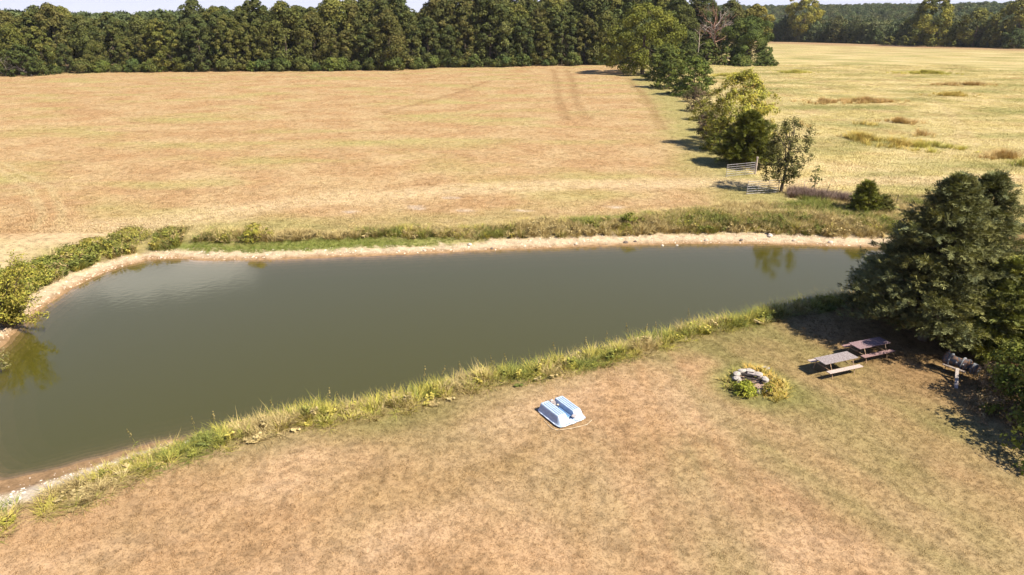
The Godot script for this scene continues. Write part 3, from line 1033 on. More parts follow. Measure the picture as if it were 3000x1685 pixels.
	broadleaf("hedge_tree", "bushy yellow-leaved tree in the hedge row behind the cedar", "tree", Vector3(30.6, 0, -93.0), 9.8, 4.9, 0.4, 380, 42, 0.6, 0.13, [Color(0.34, 0.29, 0.045), Color(0.25, 0.24, 0.04), Color(0.42, 0.33, 0.05), Color(0.17, 0.175, 0.034)], 1, 0.18, "", 0.9)
	broadleaf("hedge_shrub", "shaggy yellow-green shrub at the yellow-leaved tree's left foot", "shrub", Vector3(27.4, 0, -91.0), 4.2, 2.4, 0.2, 90, 36, 0.5, 0.12, yg, 1, 0.1)
	var brown := [Color(0.135, 0.095, 0.062), Color(0.11, 0.08, 0.05), Color(0.10, 0.10, 0.035)]
	for q in [[38.6, -147.0, 3.2, 2.6, "dark brown bramble below the glossy rounded hedge shrub"], [35.2, -132.0, 3.6, 2.4, "reddish brown bramble midway along the hedge row"], [32.8, -120.0, 3.4, 2.4, "green-topped bramble midway along the hedge row"], [30.6, -108.0, 3.0, 2.3, "brown bramble beyond the yellow-leaved tree"], [29.0, -101.0, 2.6, 2.0, "dark bramble touching the yellow-leaved tree"]]:
		broadleaf("bramble_bush", q[4], "bramble", Vector3(q[0], 0, q[1]), q[2], q[3], 0.05, 75, 34, 0.6, 0.12, brown if q[1] != -120.0 else yg, 1, 0.06, "brambles along the hedge row")
	cedar("broad dark green cedar standing behind the upper open gate", Vector3(28.0, 0, -81.6), 6.0, 4.4, 190, 56, Color(0.112, 0.130, 0.030), 0.62)
	# the slim tree beside the gate post
	var g := thing("slim_tree", "slim open-crowned tree growing at the lower gate's hinge post", "tree", Vector3(27.3, 0, -68.0))
	var cm := MB.new()
	var cs := crown(cm, Vector3(0.2, 0, 0), 7.3, 2.0, 1.0, 190, 30, 0.42, 0.095, [Color(0.10, 0.098, 0.032), Color(0.125, 0.115, 0.04), Color(0.075, 0.078, 0.026)], 2, 0.9)
	cs.append_array(crown(cm, Vector3(-1.4, 0, 0.3), 5.6, 1.1, 1.3, 45, 24, 0.42, 0.10, [Color(0.11, 0.105, 0.035), Color(0.085, 0.085, 0.028)], 0, 0.9))
	var wm := MB.new()
	limbs(wm, Vector3.ZERO, 5.2, 0.17, cs.slice(0, 26), Color(0.10, 0.08, 0.065), Vector3(0.35, 0, 0))
	part("trunk", wm.mesh(M.bark), g)
	part("crown", cm.mesh(M.leaf), g)
	broadleaf("sapling", "small leafy sapling by the fence right of the slim tree", "sapling", Vector3(30.8, 0, -68.4), 2.6, 0.55, 0.3, 22, 16, 0.26, 0.085, [Color(0.07, 0.09, 0.025), Color(0.10, 0.115, 0.03)], 0, 0.035)
	cedar("small rounded green cedar bush on the bank beyond the pond's right end", Vector3(31.9, 0, -60.2), 2.7, 1.55, 90, 34, Color(0.12, 0.138, 0.03), 0.42, "", "cedar_bush", 0.02)
	cedar("tiny olive cedar seedling right of the small rounded cedar bush", Vector3(33.5, 0, -60.0), 1.5, 0.95, 40, 22, Color(0.10, 0.11, 0.035), 0.4, "", "cedar_bush", 0.02)
	broadleaf("bank_bush", "low bright green bush in the far bank grass", "bush", Vector3(10.2, -0.2, -56.3), 1.3, 0.95, 0.05, 40, 26, 0.28, 0.07, [Color(0.13, 0.15, 0.022), Color(0.17, 0.175, 0.03)], 1, 0.03)

func near_trees() -> void:
	cedar("tall broad cedar with the left peak, shading the picnic tables", Vector3(22.6, 0, -33.9), 9.0, 4.6, 420, 66, Color(0.142, 0.158, 0.074), 0.40, "cedars at the pond's right end", "cedar_tree", 0.13)
	cedar("tall cedar with the narrow right peak behind the shaded tables", Vector3(25.2, 0, -35.2), 8.8, 4.4, 360, 60, Color(0.138, 0.155, 0.074), 0.40, "cedars at the pond's right end")
	cedar("short dark cedar leaning over the pond's right end", Vector3(22.9, -0.05, -37.7), 4.5, 3.1, 210, 56, Color(0.120, 0.140, 0.058), 0.38, "cedars at the pond's right end")
	cedar("lower bright green cedar behind the rusty smoker", Vector3(25.2, 0, -31.9), 5.2, 2.8, 260, 60, Color(0.160, 0.180, 0.052), 0.38, "cedars at the pond's right end")
	cedar("outer cedar at the right frame edge", Vector3(29.0, 0, -33.8), 6.4, 3.8, 220, 46, Color(0.138, 0.155, 0.074), 0.44, "cedars at the pond's right end")
	var gl := [Color(0.115, 0.135, 0.024), Color(0.165, 0.175, 0.035), Color(0.075, 0.095, 0.02)]
	broadleaf("leafy_shrub", "glossy bright green leafy shrub at the right frame edge before the smoker", "shrub", Vector3(24.2, 0, -26.3), 3.7, 2.8, 0.15, 300, 44, 0.44, 0.085, gl, 1, 0.08)
	broadleaf("leafy_shrub", "leafy shrub outside the lower right frame edge, shading the lawn", "shrub", Vector3(23.4, 0, -23.2), 4.2, 2.9, 0.1, 220, 40, 0.5, 0.10, gl, 1, 0.08)
	var dry := [Color(0.20, 0.135, 0.075), Color(0.26, 0.19, 0.10), Color(0.15, 0.11, 0.05)]
	broadleaf("dry_bramble", "dry brown bramble between the smoker and the glossy shrub", "bramble", Vector3(22.9, 0, -28.5), 1.3, 0.95, 0.02, 90, 22, 0.32, 0.05, dry, 1, 0.02)
	broadleaf("dry_bramble", "low dry bramble at the glossy shrub's left foot", "bramble", Vector3(21.5, 0, -26.2), 1.0, 1.2, 0.02, 70, 22, 0.32, 0.05, dry, 1, 0.02)

func willows() -> void:
	# willow on the left bank, with a bough reaching over the water
	var w := thing("willow_bush", "yellow-green willow bush on the left bank, reaching over the water", "willow", Vector3(-29.9, -0.5, -36.9))
	var cols := [Color(0.26, 0.245, 0.04), Color(0.32, 0.28, 0.05), Color(0.20, 0.20, 0.036), Color(0.25, 0.205, 0.05)]
	var mb := MB.new()
	var wood := MB.new()
	var boughs := [[Vector3(2.9, 1.0, 0.7), 0.55], [Vector3(2.3, 0.75, 1.1), 0.5], [Vector3(1.8, 1.9, 0.4), 0.7]]
	for k in 46:
		var an := rf(0, TAU)
		var l := rf(0.5, 1.9)
		boughs.append([Vector3(cos(an) * l, rf(0.5, 4.0), sin(an) * l), 0.8])
	for q in boughs:
		var e: Vector3 = q[0]
		var m := e * 0.5 + Vector3(0, e.y * 0.12 + 0.15, 0)
		wood.tube([Vector3(0, -0.3, 0), m, e], [0.06, 0.035, 0.01], 4, Color(0.13, 0.105, 0.07), false)
		for j in 130:
			var u := rf(0.3, 1.08)
			var p: Vector3 = (Vector3.ZERO.lerp(m, u * 2.0) if u < 0.5 else m.lerp(e, u * 2.0 - 1.0)) + rdir() * rf(0.05, 0.5) * q[1]
			var c: Color = pick(cols, 0.3)
			leaf(mb, p, (Vector3.UP * 0.6 + rdir()).normalized(), rf(0.07, 0.13), Color(c.r * K, c.g * K, c.b * K), 0.3)
	part("trunk", wood.mesh(M.bark), w)
	part("crown", mb.mesh(M.leaf), w)
	var s := thing("willow_sprig", "sparse pale willow sprig in the shallows at the left frame edge", "willow", Vector3(-27.3, -0.85, -31.5))
	var mb2 := MB.new()
	var wd2 := MB.new()
	for k in 22:
		var an := rf(-0.9, 1.2)
		var e := Vector3(cos(an) * rf(0.5, 1.5), rf(0.4, 1.4), sin(an) * rf(0.4, 1.2))
		wd2.tube([Vector3(rf(-0.2, 0.2), -0.2, rf(-0.2, 0.2)), e * 0.5 + Vector3(0, 0.2, 0), e], [0.014, 0.01, 0.004], 3, Color(0.30, 0.24, 0.16), false)
		for j in 22:
			var c := pick([Color(0.22, 0.21, 0.08), Color(0.26, 0.22, 0.12), Color(0.16, 0.17, 0.05)], 0.25)
			leaf(mb2, (e * 0.5 + Vector3(0, 0.2, 0)).lerp(e, rf(0.1, 1.05)) + rdir() * 0.1, (Vector3.UP + rdir()).normalized(), rf(0.05, 0.09), Color(c.r * K, c.g * K, c.b * K), 0.25)
	part("stem", wd2.mesh(M.bark), s)
	part("crown", mb2.mesh(M.leaf), s)
	# rounded shrubs following the left bank
	var gr := [Color(0.155, 0.17, 0.036), Color(0.20, 0.20, 0.042), Color(0.12, 0.14, 0.032), Color(0.24, 0.205, 0.05)]
	var words := ["first", "second", "third", "fourth", "fifth", "sixth", "seventh"]
	for q in [[-32.2, -40.4, 1.7, 1.7, 0], [-32.8, -43.2, 0.8, 1.5, 1], [-33.4, -45.8, 0.55, 1.2, 2], [-32.5, -48.4, 0.7, 1.7, 3], [-32.6, -50.8, 0.5, 1.0, 4], [-30.4, -52.0, 1.1, 1.6, 5], [-28.0, -53.6, 0.5, 0.9, 6]]:
		broadleaf("bank_shrub", "low green shrub on the left bank, %s beyond the willow" % words[q[4]], "shrub", Vector3(q[0], -0.1, q[1]), q[2], q[3], 0.05, 130, 20, 0.42, 0.065, [gr, cols, [gr[2], gr[0]], gr, cols, [gr[3], gr[1]], gr][q[4]], 1, 0.04, "shrubs along the left bank")
	broadleaf("bank_shrub", "yellow-green shrub in the brown grass beyond the green strip", "shrub", Vector3(-20.6, -0.15, -52.6), 1.2, 1.1, 0.05, 60, 28, 0.3, 0.07, cols, 1, 0.03)

# ------------------------------------------------------------------ furniture
func wood_mat(paint: Color, bare: Color, seed_: int, share: float) -> StandardMaterial3D:
	var m := mat(Color.WHITE, 0.9)
	m.albedo_texture = noise_tex(512, 0.03, [[share - 0.22, paint.linear_to_srgb()], [share, paint.lerp(bare, 0.5).linear_to_srgb()], [share + 0.10, bare.linear_to_srgb()], [1.0, (bare * 1.1).linear_to_srgb()]], 5, seed_)
	m.uv1_triplanar = true
	m.uv1_scale = Vector3(0.55, 2.9, 2.9)
	return m

func picnic_tables() -> void:
	var frame := mat(lin(0.40, 0.27, 0.17), 0.6)
	var grey_wood := wood_mat(Color(0.11, 0.08, 0.08), Color(0.30, 0.275, 0.275), 31, 0.47)
	var bleached := wood_mat(Color(0.26, 0.19, 0.17), Color(0.43, 0.37, 0.33), 33, 0.42)
	var red_wood := wood_mat(Color(0.13, 0.065, 0.07), Color(0.27, 0.21, 0.22), 37, 0.50)
	var red_seat := wood_mat(Color(0.16, 0.08, 0.08), Color(0.29, 0.21, 0.20), 39, 0.55)
	_table("weathered grey picnic table in full sun beside the fire pit", Vector3(16.1, 0, -30.23), grey_wood, bleached, frame)
	_table("reddish picnic table half in the cedar's shade", Vector3(18.58, 0, -31.93), red_wood, red_seat, frame)

func _table(label: String, at: Vector3, top: Material, seat: Material, frame: Material) -> void:
	at.y = height(at.x, at.z)
	var t := thing("picnic_table", label, "table", at, atan2(0.75, 2.0), "picnic tables near the cedars")
	var L := 2.1
	var tt := Node3D.new()
	tt.name = "tabletop"
	t.add_child(tt)
	for k in 5:
		var mb := MB.new()
		mb.box(Transform3D(Basis(), Vector3(rf(-0.008, 0.008), 0.735 + rf(-0.003, 0.003), (k - 2) * 0.15)), Vector3(L, 0.038, 0.141), 0.006)
		part("plank", mb.mesh(top), tt)
	for s in [-1, 1]:
		var b := Node3D.new()
		b.name = "bench"
		t.add_child(b, true)
		for k in 2:
			var mb := MB.new()
			mb.box(Transform3D(Basis(), Vector3(rf(-0.006, 0.006), 0.425, s * (0.56 + k * 0.134))), Vector3(L, 0.038, 0.128), 0.006)
			part("plank", mb.mesh(seat), b)
	for e in [-1, 1]:
		var x: float = 0.70 * e
		for s in [-1, 1]:
			var mb := MB.new()
			mb.tube([Vector3(x, -0.02, s * 0.63), Vector3(x, 0.30, s * 0.56), Vector3(x, 0.60, s * 0.40), Vector3(x, 0.715, s * 0.34)], [0.024, 0.024, 0.024, 0.024], 8)
			part("leg", mb.mesh(frame), t)
			var br := MB.new()
			br.tube([Vector3(x, 0.36, s * 0.10), Vector3(x - e * 0.42, 0.71, s * 0.06)], [0.014, 0.014], 6)
			part("brace", br.mesh(frame), t)
		var cb := MB.new()
		cb.tube([Vector3(x, 0.385, -0.70), Vector3(x, 0.36, -0.4), Vector3(x, 0.36, 0.4), Vector3(x, 0.385, 0.70)], [0.021, 0.021, 0.021, 0.021], 8)
		part("crossbar", cb.mesh(frame), t)
		var tb := MB.new()
		tb.tube([Vector3(x, 0.70, -0.36), Vector3(x, 0.70, 0.36)], [0.018, 0.018], 6)
		part("top_rail", tb.mesh(frame), t)

func hull_y(x: float, z: float) -> float:
	# upturned hull: two pontoons with a channel between them, ends sloping to the rim
	var ax := absf(x)
	var front := smoothstep(0.86, 0.52, z)
	var rear := smoothstep(-0.88, -0.74, z)
	var side := smoothstep(0.745, 0.585, ax)
	var y := 0.06 + 0.36 * side * (0.12 + 0.88 * front) * rear
	var chan := smoothstep(0.20, 0.15, ax) * smoothstep(0.70, 0.60, z)
	y = lerpf(y, minf(y, 0.15), chan)
	y -= 0.10 * smoothstep(0.20, 0.10, ax) * smoothstep(0.55, 0.66, z)
	# three moulded grooves along each pontoon
	if z > -0.72 and z < 0.50:
		for g in [0.28, 0.39, 0.50]:
			y -= 0.04 * smoothstep(0.026, 0.008, absf(ax - g)) * smoothstep(-0.72, -0.66, z) * smoothstep(0.50, 0.44, z)
	return y

func pedal_boat() -> void:
	var t := thing("pedal_boat", "faded light blue pedal boat lying upside down on the lawn", "boat", Vector3(2.2, height(2.2, -26.2) + 0.02, -26.2), atan2(0.54, 0.84))
	var plastic := mat(lin(0.37, 0.46, 0.59), 0.5)
	plastic.metallic_specular = 0.4
	plastic.albedo_texture = noise_tex(256, 0.02, [[0.3, grey(0.86)], [0.6, grey(1.0)]], 4, 51)
	plastic.uv1_triplanar = true
	plastic.uv1_scale = Vector3.ONE * 1.2
	var mb := MB.new()
	var xs := []
	var x := -0.75
	while x < 0.7501:
		xs.append(x)
		x += 0.0125
	var nz := 110
	for j in nz + 1:
		var z := -0.88 + 1.76 * j / nz
		# plan: corners rounded
		var w := 1.0
		var ez := absf(z) - 0.60
		if ez > 0.0:
			w = 1.0 - 0.14 * (1.0 - sqrt(maxf(0.0, 1.0 - pow(ez / 0.285, 2.0))))
		for q in xs:
			var y := hull_y(q, z)
			var e := 0.006
			mb.v.append(Vector3(q * w, y, z))
			mb.n.append(Vector3(hull_y(q - e, z) - hull_y(q + e, z), 2 * e, hull_y(q, z - e) - hull_y(q, z + e)).normalized())
			mb.c.append(Color.WHITE)
	var nx := xs.size()
	for j in nz:
		for k in nx - 1:
			var p := j * nx + k
			mb.i.append(p); mb.i.append(p + 1); mb.i.append(p + nx + 1)
			mb.i.append(p); mb.i.append(p + nx + 1); mb.i.append(p + nx)
	part("hull", mb.mesh(plastic), t)
	# rolled rim that rests on the grass
	var path := []
	var rad := []
	for k in 41:
		var a := TAU * k / 40.0
		var cx := signf(cos(a)) * pow(absf(cos(a)), 0.28) * 0.745
		var cz := signf(sin(a)) * pow(absf(sin(a)), 0.28) * 0.875
		path.append(Vector3(cx, 0.045, cz))
		rad.append(0.03)
	var rim := MB.new()
	rim.tube(path, rad, 6, Color.WHITE, false)
	part("rim", rim.mesh(mat(lin(0.66, 0.72, 0.82), 0.5)), t)
	var dark := mat(lin(0.05, 0.05, 0.055), 0.5)
	var rod := MB.new()
	rod.tube([Vector3(0.02, 0.23, -0.30), Vector3(0.03, 0.24, 0.2), Vector3(0.05, 0.20, 0.70)], [0.011, 0.011, 0.011], 6)
	part("steering_rod", rod.mesh(dark), t)
	var pad := mat(lin(0.30, 0.27, 0.27), 0.85)
	var fr := MB.new()
	fr.box(Transform3D(Basis(Vector3.UP, 0.5).rotated(Vector3.RIGHT, 0.25), Vector3(0.16, 0.27, 0.70)), Vector3(0.24, 0.05, 0.17), 0.02)
	part("rudder", fr.mesh(pad), t)
	var pw := MB.new()
	for k in 6:
		var a := TAU * k / 6.0
		pw.box(Transform3D(Basis(Vector3.RIGHT, a), Vector3(0, 0.27, -0.66) + Vector3(0, cos(a), sin(a)) * 0.06), Vector3(0.23, 0.12, 0.02), 0.006)
	pw.tube([Vector3(-0.13, 0.27, -0.66), Vector3(0.13, 0.27, -0.66)], [0.045, 0.045], 10)
	part("paddle_wheel", pw.mesh(pad), t)
	var cover := MB.new()
	cover.tube([Vector3(-0.05, 0.30, -0.79), Vector3(0.06, 0.30, -0.74)], [0.12, 0.12], 12)
	part("wheel_cover", cover.mesh(mat(lin(0.40, 0.36, 0.36), 0.8)), t)
	var tan := mat(lin(0.52, 0.42, 0.32), 0.7)
	var cr := MB.new()
	cr.tube([Vector3(-0.13, 0.24, -0.40), Vector3(-0.05, 0.24, -0.40), Vector3(-0.05, 0.31, -0.36), Vector3(0.05, 0.31, -0.36), Vector3(0.05, 0.24, -0.40), Vector3(0.13, 0.24, -0.40)], [0.016, 0.016, 0.016, 0.016, 0.016, 0.016], 6)
	part("crank", cr.mesh(dark), t)
	for s in [-1, 1]:
		var pd := MB.new()
		pd.box(Transform3D(Basis(Vector3.UP, rf(-0.5, 0.5)), Vector3(s * 0.07, 0.26 + 0.05 * s, -0.47 + 0.1 * s)), Vector3(0.09, 0.03, 0.10), 0.008)
		part("pedal", pd.mesh(tan), t)
	var tray := MB.new()
	tray.box(Transform3D(Basis(), Vector3(0.0, 0.165, 0.10)), Vector3(0.27, 0.05, 0.86), 0.015)
	part("keel_block", tray.mesh(mat(lin(0.14, 0.27, 0.50), 0.5)), t)
	# the rope lying round its front corner
	var r := []
	var rr := []
	for q in [[1.42, -25.75], [1.62, -25.3], [1.76, -25.08], [1.95, -24.97], [2.2, -25.0], [2.55, -25.1], [2.9, -25.27], [3.25, -25.4], [3.5, -25.75]]:
		r.append(Vector3(q[0], height(q[0], q[1]) + 0.035, q[1]))
		rr.append(0.013)
	var rp := MB.new()
	rp.tube(r, rr, 6)
	var ro := part("rope", rp.mesh(mat(lin(0.62, 0.52, 0.38), 0.95)), self)
	tag(ro, "pale rope lying in a curve on the grass before the boat", "rope")

func fire_pit() -> void:
	var c := Vector3(11.55, 0, -29.0)
	c.y = height(c.x, c.z)
	var t := thing("fire_pit", "ring of pale stones with charred logs, weeds growing round it", "fire pit", c)
	var pale := mat(lin(0.44, 0.40, 0.36), 0.95, true)
	pale.albedo_texture = noise_tex(256, 0.03, [[0.25, grey(0.55)], [0.55, grey(1.0)]], 4, 61)
	pale.uv1_triplanar = true
	pale.uv1_scale = Vector3.ONE * 2.0
	for k in 13:
		var a := TAU * k / 13.0 + rf(-0.06, 0.06)
		var rx := 0.70
		var rz := 0.92
		var mb := MB.new()
		rock(mb, Vector3.ZERO, Vector3(rf(0.15, 0.21), rf(0.08, 0.12), rf(0.13, 0.18)), 7, 5, 0.17)
		var p := part("stone", mb.mesh(pale), t)
		p.position = Vector3(cos(a) * rx, 0.08 + (0.06 if sin(a) < 0 else 0.0), sin(a) * rz)
		p.rotation = Vector3(rf(-0.1, 0.1), PI / 2 - a + rf(-0.2, 0.2), rf(-0.1, 0.1))
	for k in 6:
		var a := PI + PI * k / 5.0
		var mb := MB.new()
		rock(mb, Vector3.ZERO, Vector3(rf(0.2, 0.28), 0.07, 0.18), 7, 5, 0.15)
		var p := part("stone", mb.mesh(pale), t)
		p.position = Vector3(cos(a) * 0.66, 0.28, sin(a) * 0.86)
		p.rotation.y = PI / 2 - a
	var ash := MB.new()
	var prev := []
	for k in 20:
		var a := TAU * k / 20.0
		prev.append(Vector3(cos(a) * 0.62, 0.03 + rf(-0.01, 0.01), sin(a) * 0.82))
	for k in 20:
		ash.tri(Vector3(0, 0.06, 0), prev[(k + 1) % 20], prev[k])
	var am := mat(Color.WHITE, 1.0)
	am.albedo_texture = noise_tex(256, 0.06, [[0.3, lin(0.09, 0.06, 0.05)], [0.5, lin(0.28, 0.18, 0.13)], [0.72, lin(0.45, 0.36, 0.30)]], 5, 63)
	am.uv1_triplanar = true
	am.uv1_scale = Vector3.ONE * 1.5
	part("ash_bed", ash.mesh(am), t)
	var char := mat(lin(0.045, 0.038, 0.036), 0.9)
	var grey_wood := mat(lin(0.33, 0.29, 0.28), 0.9)
	for q in [[-0.05, -0.38, 0.55, 0.10, 0.3, 0, 0.26], [0.22, -0.30, 0.60, 0.085, 0.45, 1, 0.33], [0.05, -0.16, 0.5, 0.07, 0.2, 0, 0.16], [0.30, 0.05, 0.65, 0.05, -0.5, 0, 0.12], [0.30, -0.48, 0.42, 0.09, 0.1, 1, 0.24]]:
		var mb := MB.new()
		mb.tube([Vector3(-q[2] / 2, 0, 0), Vector3(0, 0.01, 0), Vector3(q[2] / 2, 0, 0)], [q[3], q[3] * 0.92, q[3] * 0.85], 8)
		var o := part("log", mb.mesh(char if q[5] == 0 else grey_wood), self)
		o.position = c + Vector3(q[0], q[6], q[1])
		o.rotation.y = -q[4]
		tag(o, ["thick charred log at the back of the fire pit", "grey split log topping the pile in the fire pit", "thin charred log on the fire pit's ash", "thin black stick lying in the fire pit's right side", "short grey log wedged behind the charred one"][[-0.05, 0.22, 0.05, 0.30, 0.301].find(q[0]) if q[1] != -0.48 else 4], "log", "logs in the fire pit")
	var sl := MB.new()
	rock(sl, Vector3.ZERO, Vector3(0.26, 0.05, 0.2), 8, 4, 0.12)
	var so := part("flat_stone", sl.mesh(mat(lin(0.26, 0.25, 0.26), 0.9, true)), self)
	so.position = Vector3(12.8, height(12.8, -30.6) + 0.02, -30.6)
	tag(so, "flat slate-grey stone lying beyond the fire pit", "stone")
	broadleaf("weed_bush", "bright lime green weed at the fire pit's near left rim", "weed", c + Vector3(-0.62, 0, 0.85), 0.55, 0.6, 0.03, 60, 26, 0.2, 0.055, [Color(0.24, 0.26, 0.03), Color(0.30, 0.30, 0.04), Color(0.16, 0.18, 0.03)], 1, 0.015)
	broadleaf("weed_bush", "small olive weed at the fire pit's near right rim", "weed", c + Vector3(0.55, 0, 0.95), 0.5, 0.4, 0.03, 34, 22, 0.16, 0.05, [Color(0.19, 0.19, 0.03), Color(0.26, 0.20, 0.05)], 1, 0.012)
	var b := PackedFloat32Array()
	var gm := grass_clump(22, 0.16, 0.016, 0.5)
	for k in 60:
		var a := rf(-1.5, 1.35)
		var r := rf(0.95, 1.7)
		var p := Vector2(c.x + cos(a) * r, c.z + sin(a) * r * 1.1)
		put(b, stand(p, Vector3(0.9, rf(0.18, 0.38), 0.9)), pick([Color(0.44, 0.30, 0.08), Color(0.40, 0.32, 0.11), Color(0.34, 0.27, 0.06)]))
	for k in 45:
		var a := rf(1.5, 4.9)
		var r := rf(0.95, 1.35)
		put(b, stand(Vector2(c.x + cos(a) * r, c.z + sin(a) * r), Vector3(0.9, rf(0.14, 0.28), 0.9)), pick([Color(0.25, 0.24, 0.06), Color(0.36, 0.28, 0.1)]))
	stuff("golden_grass", gm, b, "golden dry grass growing round the fire pit", "grass")

func smoker() -> void:
	var a := Vector3(21.75, 0.62, -30.55)
	var e := Vector3(22.55, 0.62, -29.45)
	var mid := (a + e) * 0.5
	var t := thing("barrel_smoker", "rusty blue-black barrel smoker with a side shelf under the cedars", "smoker", Vector3(mid.x, 0, mid.z), atan2(0.8, 1.1))
	var m := mat(Color.WHITE, 0.55)
	m.metallic_specular = 0.4
	m.albedo_texture = noise_tex(512, 0.012, [[0.42, lin(0.055, 0.065, 0.085)], [0.55, lin(0.075, 0.085, 0.105)], [0.62, lin(0.20, 0.105, 0.055)], [0.8, lin(0.26, 0.13, 0.065)]], 5, 71)
	m.uv1_triplanar = true
	m.uv1_scale = Vector3.ONE * 0.8
	var R := 0.33
	var path := []
	var rad := []
	for k in 7:
		var q := k / 6.0 * PI / 2
		path.append(Vector3(0, 0.62, -0.62 - 0.16 * cos(q)))
		rad.append(maxf(R * sin(q), 0.01))
	for k in 7:
		var q := k / 6.0 * PI / 2
		path.append(Vector3(0, 0.62, 0.36 + 0.16 * sin(q)))
		rad.append(maxf(R * cos(q), 0.01))
	var mb := MB.new()
	mb.tube(path, rad, 22)
	part("tank", mb.mesh(m), t)
	var fb := MB.new()
	fb.tube([Vector3(0, 0.56, 0.50), Vector3(0, 0.56, 0.54), Vector3(0, 0.56, 0.80), Vector3(0, 0.56, 0.84)], [0.24, 0.28, 0.28, 0.23], 18)
	part("firebox", fb.mesh(m), t)
	var band := mat(lin(0.22, 0.24, 0.27), 0.5)
	for z in [-0.42, 0.14, 0.60, 0.72]:
		var b := MB.new()
		var rr: float = R + 0.008 if z < 0.5 else 0.287
		var y: float = 0.62 if z < 0.5 else 0.56
		b.tube([Vector3(0, y, z - 0.02), Vector3(0, y, z + 0.02)], [rr, rr], 22)
		part("band", b.mesh(band), t)
	var ch := MB.new()
	ch.tube([Vector3(0.05, 0.90, -0.60), Vector3(0.05, 1.35, -0.60)], [0.05, 0.05], 10)
	part("chimney", ch.mesh(m), t)
	var steel := mat(lin(0.09, 0.085, 0.085), 0.7)
	for s in [-1, 1]:
		for z in [-0.5, 0.3]:
			var l := MB.new()
			l.tube([Vector3(s * 0.18, 0.40, z), Vector3(s * 0.28, -0.02, z)], [0.022, 0.022], 6)
			part("leg", l.mesh(steel), t)
	for s in [-0.35, 0.0, 0.3]:
		var h := MB.new()
		h.box(Transform3D(Basis(), Vector3(-0.325, 0.72, s - 0.05)), Vector3(0.03, 0.05, 0.06), 0.008)
		part("hinge", h.mesh(mat(lin(0.55, 0.55, 0.55), 0.5)), t)
	var old := wood_mat(Color(0.15, 0.11, 0.085), Color(0.28, 0.235, 0.205), 73, 0.45)
	var sh := MB.new()
	sh.box(Transform3D(Basis(Vector3.UP, PI / 2), Vector3(-0.56, 0.50, -0.02)), Vector3(1.05, 0.04, 0.15), 0.006)
	part("shelf", sh.mesh(old), t)
	for z in [-0.35, 0.3]:
		var br := MB.new()
		br.tube([Vector3(-0.20, 0.46, z), Vector3(-0.60, 0.47, z)], [0.014, 0.014], 5)
		part("bracket", br.mesh(steel), t)
	var pl := MB.new()
	pl.box(Transform3D(), Vector3(1.25, 0.04, 0.15), 0.006)
	var o := part("loose_board", pl.mesh(wood_mat(Color(0.20, 0.16, 0.14), Color(0.36, 0.32, 0.29), 75, 0.42)), self)
	var p0 := Vector3(21.75, 0.56, -29.55)
	var p1 := Vector3(21.22, 0.02, -28.55)
	var d := (p1 - p0).normalized()
	var side := d.cross(Vector3.UP).normalized()
	o.transform = Transform3D(Basis(d, side.cross(d).normalized(), side), (p0 + p1) * 0.5)
	tag(o, "bleached wooden board leaning from the smoker's shelf to the grass", "board")

func gates() -> void:
	_gate("galvanized six-bar farm gate swung open below the broad cedar", Vector3(27.3, 0, -76.4), Vector3(23.8, 0, -75.1), 1.36)
	_gate("galvanized six-bar farm gate swung open against the slim tree", Vector3(26.85, 0, -67.6), Vector3(23.5, 0, -67.0), 1.32)
	var post := MB.new()
	post.tube([Vector3(0, -0.3, 0), Vector3(0, 1.0, 0), Vector3(0.02, 1.95, 0)], [0.13, 0.125, 0.12], 10, Color(0.42, 0.36, 0.31))
	var p := part("gate_post", post.mesh(M.bark), self)
	p.position = Vector3(27.5, 0, -76.5)
	tag(p, "thick weathered wooden post at the upper gate's hinge end", "post")
	# the wire fence running right from the slim tree
	var f := thing("wire_fence", "sagging wire fence with steel posts right of the slim tree", "fence", Vector3(27.6, 0, -67.6))
	var spots := [Vector3(1.4, 0, 0.8), Vector3(2.8, 0, 2.4), Vector3(4.9, 0, 4.0), Vector3(8.2, 0, 5.5), Vector3(13.0, 0, 6.0)]
	for k in spots.size():
		var mb := MB.new()
		var tip := Vector3([0.05, 0.42, -0.05, 0.1, 0.0][k], [1.35, 1.45, 1.2, 1.2, 1.2][k], 0)
		mb.tube([spots[k] + Vector3(0, -0.2, 0), spots[k] + tip], [0.03, 0.028], 5, [Color(0.45, 0.40, 0.36), Color(0.05, 0.045, 0.04)][mini(k, 1)])
		part("post", mb.mesh(M.bark), f)
	for y in [0.35, 0.7, 1.05]:
		var path := [Vector3(0, y, 0)]
		var rr := [0.008]
		for s in spots:
			path.append(path[-1].lerp(s + Vector3(0, y, 0), 0.5) - Vector3(0, 0.05, 0))
			path.append(s + Vector3(0, y, 0))
			rr.append(0.008); rr.append(0.008)
		var mb := MB.new()
		mb.tube(path, rr, 4, Color(0.16, 0.13, 0.12))
		part("wire", mb.mesh(M.bark), f)

func _gate(label: String, hinge: Vector3, free: Vector3, h: float) -> void:
	var t := thing("farm_gate", label, "gate", hinge, 0.0, "open pipe gates on the farm track")
	var e := free - hinge
	var lo := 0.12
	for k in 6:
		var y := lo + (h - lo) * k / 5.0
		var mb := MB.new()
		mb.tube([Vector3(0, y, 0), e + Vector3(0, y - 0.04, 0)], [0.027, 0.027], 8)
		part("bar", mb.mesh(M.metal), t)
	for s in [0.0, 0.33, 0.66, 1.0]:
		var mb := MB.new()
		var r := 0.036 if s == 0.0 or s == 1.0 else 0.018
		var o := Vector3(0, 0, 0.05) if r < 0.02 else Vector3.ZERO
		mb.tube([e * s + o + Vector3(0, lo - (0.13 if s == 1.0 else 0.04), 0), e * s + o + Vector3(0, h - 0.0 * s, 0)], [r, r], 8)
		part("upright", mb.mesh(M.metal), t)

